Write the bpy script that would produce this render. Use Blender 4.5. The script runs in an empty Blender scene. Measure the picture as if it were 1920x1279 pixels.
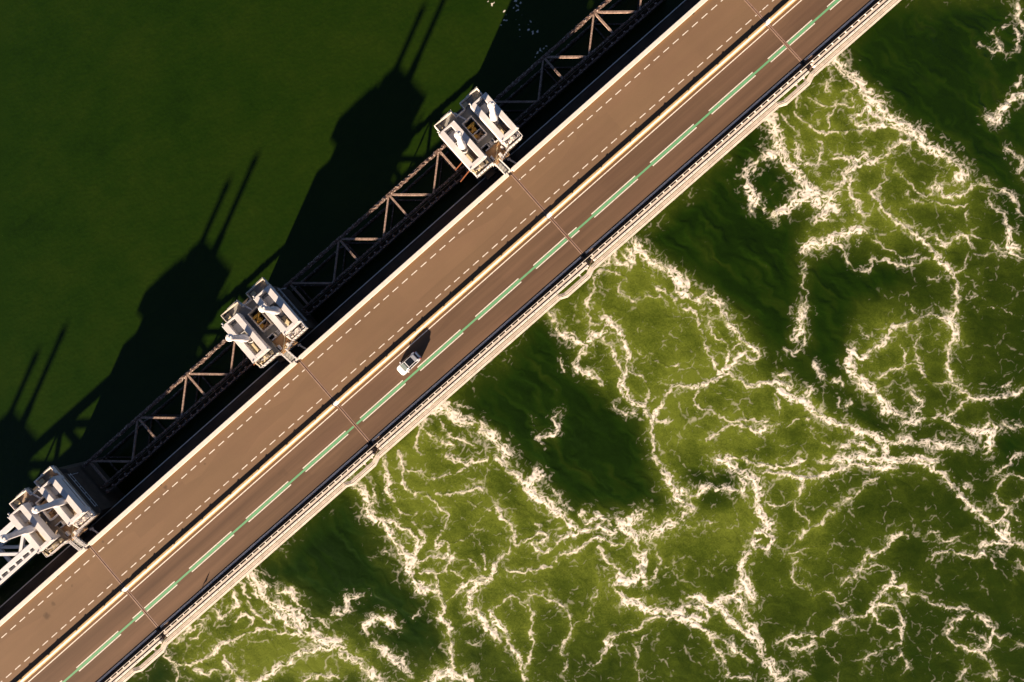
import bpy, bmesh, math, random
import numpy as np
from mathutils import Matrix, Vector

# ------------------------------------------------------------------ camera, light, exposure
THETA = 0.72054; CU, SU = math.cos(THETA), math.sin(THETA)     # direction of the bridge in plan
CAM_H = 130.0; FPX = 1410.0; TILT_S, TILT_T = -0.0216, -0.0346
def _rot():
    tx, ty = TILT_S*CU+TILT_T*SU, TILT_S*SU-TILT_T*CU
    a = math.hypot(tx, ty); kx, ky, kz = ty/a, -tx/a, 0.0; c, s = math.cos(a), math.sin(a)
    K = np.array([[0,-kz,ky],[kz,0,-kx],[-ky,kx,0]])
    return np.eye(3) + s*K + (1-c)*(K@K)
ROT = _rot()
def px2w(px, py, z=0.0):
    px = np.asarray(px, float); py = np.asarray(py, float)
    d = np.stack([(px-960)/FPX, (639.5-py)/FPX, -np.ones_like(px)], -1) @ ROT.T
    k = (z-CAM_H)/d[..., 2]
    return d[..., 0]*k, d[..., 1]*k
def w2px(x, y, z):
    p = np.stack(np.broadcast_arrays(np.asarray(x,float), np.asarray(y,float), np.asarray(z,float)-CAM_H), -1) @ ROT
    return 960+FPX*p[...,0]/-p[...,2], 639.5-FPX*p[...,1]/-p[...,2]
def st(x, y): return x*CU+y*SU, x*SU-y*CU      # along, across (to the lower right)
def xy(s, t): return s*CU+t*SU, s*SU-t*CU


sc = bpy.context.scene
cam = bpy.data.cameras.new("camera"); cam.sensor_width = 36.0; cam.lens = 36.0*FPX/1920
cam.clip_start = 1.0; cam.clip_end = 20000
cam_o = bpy.data.objects.new("camera", cam); sc.collection.objects.link(cam_o)
cam_o.matrix_world = Matrix.Translation((0, 0, CAM_H)) @ Matrix([list(map(float, r)) for r in ROT]).to_4x4()
sc.camera = cam_o

SUN_EL = math.radians(17.25)
_sx, _sy = xy(57.96, -26.6)                                    # where shadows point
SUN_ROT = math.atan2(-_sx, -_sy)
wd = bpy.data.worlds.new("World"); sc.world = wd; wd.use_nodes = True
_nt = wd.node_tree; _bg = _nt.nodes["Background"]
_sky = _nt.nodes.new("ShaderNodeTexSky"); _sky.sky_type = 'NISHITA'; _sky.sun_disc = False
_sky.sun_elevation = SUN_EL; _sky.sun_rotation = SUN_ROT; _sky.altitude = 0
_sky.air_density = 0.28; _sky.dust_density = 0.1; _sky.ozone_density = 0.4
_nt.links.new(_sky.outputs[0], _bg.inputs[0]); _bg.inputs[1].default_value = 0.05
sun = bpy.data.lights.new("sun", 'SUN'); sun.energy = 5.0; sun.angle = math.radians(0.9); sun.color = (1.0, .80, .60)
sun_o = bpy.data.objects.new("sun", sun); sc.collection.objects.link(sun_o)
_d = Vector((_sx, _sy, 0)).normalized()*math.cos(SUN_EL); _d.z = -math.sin(SUN_EL)
sun_o.rotation_euler = _d.to_track_quat('-Z', 'Y').to_euler()
sc.view_settings.view_transform = 'Standard'; sc.view_settings.look = 'None'
sc.view_settings.gamma = 1.0; sc.view_settings.exposure = 2.1
sc.render.engine = 'CYCLES'


# ------------------------------------------------------------------ small helpers
random.seed(3)
ROT_Z = THETA
class MB:
    """collects boxes, bars and tubes given in bridge axes (s along, t across to the lower right, z up)"""
    def __init__(self): self.v = []; self.f = []; self.m = []
    def add(self, vs, fs, mi=0):
        o = len(self.v); self.v += [(a, -b, c) for a, b, c in vs]; self.f += [tuple(o+i for i in f) for f in fs]; self.m += [mi]*len(fs)
        return self
    def box(self, s0, s1, t0, t1, z0, z1, mi=0):
        p = [(s0,t0,z0),(s1,t0,z0),(s1,t1,z0),(s0,t1,z0),(s0,t0,z1),(s1,t0,z1),(s1,t1,z1),(s0,t1,z1)]
        return self.add(p, [(0,3,2,1),(4,5,6,7),(0,1,5,4),(1,2,6,5),(2,3,7,6),(3,0,4,7)], mi)
    def sweep(self, prof, s0, s1, mi=0):
        """closed (t,z) profile pulled along s"""
        n = len(prof); p = [(s0,t,z) for t, z in prof]+[(s1,t,z) for t, z in prof]
        fs = [(i,(i+1)%n,n+(i+1)%n,n+i) for i in range(n)]+[tuple(range(n)), tuple(range(2*n-1,n-1,-1))]
        return self.add(p, fs, mi)
    def bar(self, a, b, w, h=None, mi=0):
        """square bar from a to b"""
        h = h or w; A, B = Vector(a), Vector(b); d = (B-A).normalized()
        up = Vector((0,0,1)) if abs(d.z) < .95 else Vector((1,0,0))
        x = d.cross(up).normalized()*w/2; y = x.cross(d).normalized()*h/2
        p = [tuple(q+i*x+j*y) for q in (A,B) for i,j in ((-1,-1),(1,-1),(1,1),(-1,1))]
        return self.add(p, [(0,1,2,3),(7,6,5,4),(0,4,5,1),(1,5,6,2),(2,6,7,3),(3,7,4,0)], mi)
    def tube(self, a, b, r0, r1=None, n=12, mi=0):
        r1 = r0 if r1 is None else r1; A, B = Vector(a), Vector(b); d = (B-A).normalized()
        up = Vector((0,0,1)) if abs(d.z) < .95 else Vector((1,0,0))
        x = d.cross(up).normalized(); y = x.cross(d).normalized(); p = []
        for q, r in ((A,r0),(B,r1)):
            p += [tuple(q+r*(math.cos(2*math.pi*i/n)*x+math.sin(2*math.pi*i/n)*y)) for i in range(n)]
        fs = [(i,(i+1)%n,n+(i+1)%n,n+i) for i in range(n)]+[tuple(range(n))[::-1], tuple(range(n,2*n))]
        return self.add(p, fs, mi)
    def lathe(self, s, t, prof, n=24, mi=0):
        """(radius, z) rings about a vertical axis"""
        p = []; fs = []
        for r, z in prof: p += [(s+r*math.cos(2*math.pi*i/n), t+r*math.sin(2*math.pi*i/n), z) for i in range(n)]
        for k in range(len(prof)-1):
            fs += [(k*n+i, k*n+(i+1)%n, (k+1)*n+(i+1)%n, (k+1)*n+i) for i in range(n)]
        fs += [tuple(range(n))[::-1], tuple(range((len(prof)-1)*n, len(prof)*n))]
        return self.add(p, fs, mi)
    def prism(self, pts, z0, z1, mi=0):
        n = len(pts); p = [(a,b,z0) for a,b in pts]+[(a,b,z1) for a,b in pts]
        return self.add(p, [(i,(i+1)%n,n+(i+1)%n,n+i) for i in range(n)]+[tuple(range(n))[::-1], tuple(range(n,2*n))], mi)
    def build(self, name, mats, parent=None, bevel=0.0, smooth=False, origin=None):
        me = bpy.data.meshes.new(name)
        v = self.v
        if origin is not None: v = [(a-origin[0], b+origin[1], c-origin[2]) for a, b, c in v]
        me.from_pydata(v, [], self.f)
        for m in (mats if isinstance(mats, (list, tuple)) else [mats]): me.materials.append(m)
        for pl, mi in zip(me.polygons, self.m): pl.material_index = mi
        bm = bmesh.new(); bm.from_mesh(me); bmesh.ops.recalc_face_normals(bm, faces=bm.faces[:])
        bm.to_mesh(me); bm.free()
        if smooth:
            me.shade_smooth()
            if hasattr(me, 'set_sharp_from_angle'): me.set_sharp_from_angle(angle=math.radians(35))
        o = bpy.data.objects.new(name, me); sc.collection.objects.link(o)
        if parent: o.parent = parent
        else:
            o.rotation_euler = (0, 0, ROT_Z)
            if origin is not None:
                x, y = xy(origin[0], origin[1]); o.location = (x, y, origin[2])
        if bevel:
            b = o.modifiers.new("bevel", 'BEVEL'); b.width = bevel; b.segments = 2; b.limit_method = 'ANGLE'; b.angle_limit = math.radians(40)
        return o
def tag(o, label=None, cat=None, group=None, kind=None):
    if label: o['label'] = label
    if cat: o['category'] = cat
    if group: o['group'] = group
    if kind: o['kind'] = kind
    return o
def thing(name, label, cat, s, t, z, group=None, rz=0.0):
    o = bpy.data.objects.new(name, None); sc.collection.objects.link(o); o.empty_display_size = .5
    x, y = xy(s, t); o.location = (x, y, z); o.rotation_euler = (0, 0, ROT_Z+rz)
    return tag(o, label, cat, group)
def copy_tree(o, parent=None):
    c = o.copy(); sc.collection.objects.link(c); c.parent = parent
    for ch in list(o.children): copy_tree(ch, c)
    return c

# ------------------------------------------------------------------ materials
def mat(name, col, rough=.8, spec=.3, metal=0.0, var=.12, scale=1.2, dirt=None, dirt_amt=.35, dirt_scale=.6, stretch=(1,1,1), bump=0.0, speck=None, speck_amt=.5, speck_scale=9.0):
    m = bpy.data.materials.new(name); m.use_nodes = True; nt = m.node_tree; L = nt.links.new
    p = nt.nodes["Principled BSDF"]; p.inputs["Roughness"].default_value = rough
    p.inputs["Specular IOR Level"].default_value = spec; p.inputs["Metallic"].default_value = metal
    tc = nt.nodes.new("ShaderNodeTexCoord"); mp = nt.nodes.new("ShaderNodeMapping"); mp.inputs["Scale"].default_value = stretch
    L(tc.outputs["Object"], mp.inputs[0])
    def noise(sc_, det=6.0, ro=.6):
        n = nt.nodes.new("ShaderNodeTexNoise"); n.inputs["Scale"].default_value = sc_; n.inputs["Detail"].default_value = det
        n.inputs["Roughness"].default_value = ro; L(mp.outputs[0], n.inputs["Vector"]); return n
    def ramp(src, a, b):
        r = nt.nodes.new("ShaderNodeMapRange"); r.inputs[1].default_value = a; r.inputs[2].default_value = b; L(src, r.inputs[0]); return r.outputs[0]
    def mix(f, a, b):
        x = nt.nodes.new("ShaderNodeMix"); x.data_type = 'RGBA'
        for i, q in ((0,f),(6,a),(7,b)):
            if hasattr(q, 'links') or hasattr(q, 'is_linked'): L(q, x.inputs[i])
            elif i == 0: x.inputs[0].default_value = q
            else: x.inputs[i].default_value = (*q, 1)
        return x.outputs[2]
    lo = tuple(c*(1-var) for c in col); hi = tuple(min(1, c*(1+var)) for c in col)
    n1 = noise(scale); c = mix(ramp(n1.outputs[0], .3, .7), lo, hi)
    if dirt:
        n2 = noise(dirt_scale, 8, .7); r = ramp(n2.outputs[0], .48, .72)
        mm = nt.nodes.new("ShaderNodeMath"); mm.operation = 'MULTIPLY'; mm.inputs[1].default_value = dirt_amt; L(r, mm.inputs[0]); c = mix(mm.outputs[0], c, dirt)
    if speck:
        n3 = noise(speck_scale, 3, .7); r = ramp(n3.outputs[0], .56, .68)
        mm = nt.nodes.new("ShaderNodeMath"); mm.operation = 'MULTIPLY'; mm.inputs[1].default_value = speck_amt; L(r, mm.inputs[0]); c = mix(mm.outputs[0], c, speck)
    L(c, p.inputs["Base Color"])
    if bump:
        b = nt.nodes.new("ShaderNodeBump"); b.inputs["Strength"].default_value = bump; b.inputs["Distance"].default_value = .03
        n4 = noise(scale*8, 4); L(n4.outputs[0], b.inputs["Height"]); L(b.outputs[0], p.inputs["Normal"])
    return m
M = {}
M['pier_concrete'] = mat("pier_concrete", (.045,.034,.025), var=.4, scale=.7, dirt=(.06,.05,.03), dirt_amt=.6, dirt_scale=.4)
M['concrete'] = mat("concrete", (.50,.44,.39), var=.14, scale=.9, dirt=(.30,.25,.2), dirt_amt=.4, dirt_scale=.7, bump=.15)
M['pale_concrete'] = mat("pale_concrete", (.62,.56,.50), var=.1, scale=1.2, dirt=(.38,.30,.24), dirt_amt=.45, dirt_scale=1.6, bump=.1)
M['pink_concrete'] = mat("pink_concrete", (.49,.43,.36), var=.16, scale=1.6, dirt=(.3,.2,.14), dirt_amt=.5, dirt_scale=1.4, bump=.12)
M['white_concrete'] = mat("white_concrete", (.54,.49,.43), var=.07, scale=1.5, dirt=(.45,.38,.3), dirt_amt=.3, dirt_scale=.9)
M['lichen'] = mat("lichen_concrete", (.36,.235,.10), var=.22, scale=1.8, dirt=(.42,.34,.25), dirt_amt=.6, dirt_scale=1.1)
M['girder'] = mat("girder_concrete", (.14,.10,.07), var=.3, scale=.5, dirt=(.10,.05,.03), dirt_amt=.7, dirt_scale=.45)
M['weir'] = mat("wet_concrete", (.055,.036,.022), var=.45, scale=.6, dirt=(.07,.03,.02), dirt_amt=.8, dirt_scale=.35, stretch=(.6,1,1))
M['steel_white'] = mat("white_paint", (.48,.455,.44), rough=.55, spec=.4, var=.06, scale=.8, dirt=(.36,.30,.25), dirt_amt=.32, dirt_scale=1.3)
M['steel_cap'] = mat("cap_paint", (.60,.57,.55), rough=.5, var=.07, scale=6, dirt=(.5,.46,.42), dirt_amt=.4, dirt_scale=3)
M['steel_grey'] = mat("grey_paint", (.34,.34,.35), rough=.6, var=.08)
M['gate_paint'] = mat("gate_paint", (.48,.48,.50), rough=.6, var=.07, dirt=(.3,.25,.2), dirt_amt=.25)
M['floor'] = mat("deck_floor", (.20,.195,.18), var=.12, scale=1.5, dirt=(.30,.24,.15), dirt_amt=.4, dirt_scale=.8)
M['floor_stained'] = mat("stained_floor", (.19,.155,.12), var=.2, scale=1.2, dirt=(.30,.17,.08), dirt_amt=.7, dirt_scale=.9)
M['rust_floor'] = mat("rusty_floor", (.33,.19,.09), var=.25, scale=1.1, dirt=(.5,.36,.2), dirt_amt=.4, dirt_scale=.9)
M['box_beige'] = mat("beige_box", (.46,.38,.24), var=.12, scale=2)
M['yellow'] = mat("yellow_machine", (.50,.27,.04), rough=.5, var=.25, scale=2.5, dirt=(.12,.06,.02), dirt_amt=.75, dirt_scale=1.7)
M['dark'] = mat("dark_void", (.012,.011,.010), var=.2)
M['black_rubber'] = mat("black_rubber", (.015,.015,.016), rough=.7, var=.15)
M['rust'] = mat("mussel_rust", (.07,.04,.03), var=.45, scale=2.2, speck=(.62,.52,.45), speck_amt=.8, speck_scale=4.5, bump=.8)
M['rust_shaded'] = mat("shaded_rust", (.035,.022,.016), var=.5, scale=2.2, speck=(.30,.27,.25), speck_amt=.7, speck_scale=3.5)  # darkened rust copy, shade below the deck put into its colour
M['rust_bar'] = mat("rusty_bar", (.20,.135,.105), var=.35, scale=2.5, speck=(.6,.5,.42), speck_amt=.5, speck_scale=5, bump=.4)
M['mussel'] = mat("mussels", (.13,.08,.065), var=.5, scale=3, speck=(.62,.56,.5), speck_amt=.75, speck_scale=5, bump=.8)
M['galv'] = mat("galvanised", (.40,.39,.38), rough=.5, spec=.5, var=.12, scale=2)
M['joint'] = mat("joint_steel", (.185,.115,.085), rough=.6, var=.15, scale=1.5)
M['joint_pale'] = mat("joint_pale", (.24,.155,.11), rough=.7, var=.15, scale=1.5)
M['paint'] = mat("road_paint", (.62,.57,.50), rough=.7, var=.10, scale=1.6, dirt=(.20,.13,.085), dirt_amt=.75, dirt_scale=4)
M['green_paint'] = mat("green_paint", (.10,.27,.13), rough=.7, var=.1, scale=1.2, dirt=(.14,.24,.12), dirt_amt=.5, dirt_scale=2.5)
M['orange'] = mat("orange_pipe", (.20,.065,.025), var=.3, scale=2)

def asphalt(name, col, streak, edge):
    m = bpy.data.materials.new(name); m.use_nodes = True; nt = m.node_tree; L = nt.links.new
    p = nt.nodes["Principled BSDF"]; p.inputs["Roughness"].default_value = .9; p.inputs["Specular IOR Level"].default_value = .25
    tc = nt.nodes.new("ShaderNodeTexCoord")
    def noise(scl, stretch, det, ro=.6):
        mp = nt.nodes.new("ShaderNodeMapping"); mp.inputs["Scale"].default_value = stretch; L(tc.outputs["Object"], mp.inputs[0])
        n = nt.nodes.new("ShaderNodeTexNoise"); n.inputs["Scale"].default_value = scl; n.inputs["Detail"].default_value = det
        n.inputs["Roughness"].default_value = ro; L(mp.outputs[0], n.inputs["Vector"]); return n.outputs[0]
    def madd(a, mul, add):
        q = nt.nodes.new("ShaderNodeMath"); q.operation = 'MULTIPLY_ADD'; L(a, q.inputs[0]); q.inputs[1].default_value = mul; q.inputs[2].default_value = add; return q.outputs[0]
    def mult(a, b):
        q = nt.nodes.new("ShaderNodeMath"); q.operation = 'MULTIPLY'; L(a, q.inputs[0]); L(b, q.inputs[1]); return q.outputs[0]
    a = madd(noise(1.0, (.02,.75,1), 4), streak, 1-streak/2)          # wheel tracks along the road
    b = madd(noise(.16, (.7,1,1), 4), .30, .85)
    c = madd(noise(9, (1,1,1), 3, .8), .50, .75)                      # grain
    f = mult(mult(a, b), c)
    # a few oil stains with their own outline
    pos = nt.nodes.new("ShaderNodeMapping"); L(tc.outputs["Object"], pos.inputs[0])
    nz = nt.nodes.new("ShaderNodeTexNoise"); nz.inputs["Scale"].default_value = 2.5; L(tc.outputs["Object"], nz.inputs["Vector"])
    for (px, py, r, k) in STAINS:
        wx_, wy_ = px2w(px, py, 10.0); s_, t_ = st(float(wx_), float(wy_))
        d = nt.nodes.new("ShaderNodeVectorMath"); d.operation = 'DISTANCE'; L(tc.outputs["Object"], d.inputs[0]); d.inputs[1].default_value = (s_, -t_, 10.0)
        dd = nt.nodes.new("ShaderNodeMath"); dd.operation = 'MULTIPLY_ADD'; L(nz.outputs[0], dd.inputs[0]); dd.inputs[1].default_value = r*1.2; L(d.outputs["Value"], dd.inputs[2])
        rg = nt.nodes.new("ShaderNodeMapRange"); rg.inputs[1].default_value = r*1.1; rg.inputs[2].default_value = r*1.9
        rg.inputs[3].default_value = k; rg.inputs[4].default_value = 1.0; L(dd.outputs[0], rg.inputs[0]); f = mult(f, rg.outputs[0])
    hs = nt.nodes.new("ShaderNodeMix"); hs.data_type = 'RGBA'; hs.blend_type = 'MULTIPLY'; hs.inputs[0].default_value = 1
    hs.inputs[6].default_value = (*col, 1); L(f, hs.inputs[7])
    hue = nt.nodes.new("ShaderNodeMix"); hue.data_type = 'RGBA'; L(noise(.35, (.3,1,1), 3), hue.inputs[0])
    tint = nt.nodes.new("ShaderNodeMix"); tint.data_type = 'RGBA'; tint.blend_type = 'MULTIPLY'; tint.inputs[0].default_value = 1
    L(hs.outputs[2], tint.inputs[6]); tint.inputs[7].default_value = (1.0, 1.08, .98, 1)
    L(hs.outputs[2], hue.inputs[6]); L(tint.outputs[2], hue.inputs[7]); 
    # dirt swept against the barrier
    sx = nt.nodes.new("ShaderNodeSeparateXYZ"); L(tc.outputs["Object"], sx.inputs[0])
    er = nt.nodes.new("ShaderNodeMapRange"); er.inputs[1].default_value = edge[1]; er.inputs[2].default_value = edge[0]; L(sx.outputs[1], er.inputs[0])
    em = mult(er.outputs[0], madd(noise(1.3, (.3,1,1), 5, .7), 1.6, -.1))
    dm = nt.nodes.new("ShaderNodeMix"); dm.data_type = 'RGBA'; L(em, dm.inputs[0]); L(hue.outputs[2], dm.inputs[6]); dm.inputs[7].default_value = (.15,.075,.022,1)
    # old repairs, a shade darker, with straight edges along the lane
    br = nt.nodes.new("ShaderNodeTexVoronoi"); br.distance = 'CHEBYCHEV'; br.inputs["Scale"].default_value = 1.0
    bm_ = nt.nodes.new("ShaderNodeMapping"); bm_.inputs["Scale"].default_value = (.06,.27,1); L(tc.outputs["Object"], bm_.inputs[0]); L(bm_.outputs[0], br.inputs["Vector"])
    sr = nt.nodes.new("ShaderNodeSeparateColor"); L(br.outputs["Color"], sr.inputs[0])
    rm = nt.nodes.new("ShaderNodeMapRange"); rm.inputs[3].default_value = .93; rm.inputs[4].default_value = 1.05; L(sr.outputs[0], rm.inputs[0])
    rx = nt.nodes.new("ShaderNodeMix"); rx.data_type = 'RGBA'; rx.blend_type = 'MULTIPLY'; rx.inputs[0].default_value = 1; L(dm.outputs[2], rx.inputs[6]); L(rm.outputs[0], rx.inputs[7])
    L(rx.outputs[2], p.inputs["Base Color"])
    bp = nt.nodes.new("ShaderNodeBump"); bp.inputs["Strength"].default_value = .25; bp.inputs["Distance"].default_value = .01
    L(noise(14, (1,1,1), 3), bp.inputs["Height"]); L(bp.outputs[0], p.inputs["Normal"])
    return m
STAINS = [(88,1155,.55,.62),(100,1132,.35,.68),(203,1098,.3,.8),(310,914,.35,.6),(193,1016,.22,.6),(384,870,.2,.75),(1090,110,.3,.8),(135,1098,.22,.75)]
M['asphalt_left'] = asphalt("asphalt_pale", (.137,.080,.047), .22, (24.32, 23.7))
M['asphalt_right'] = asphalt("asphalt_dark", (.098,.055,.034), 1.2, (15.0, 14.35))

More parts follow.
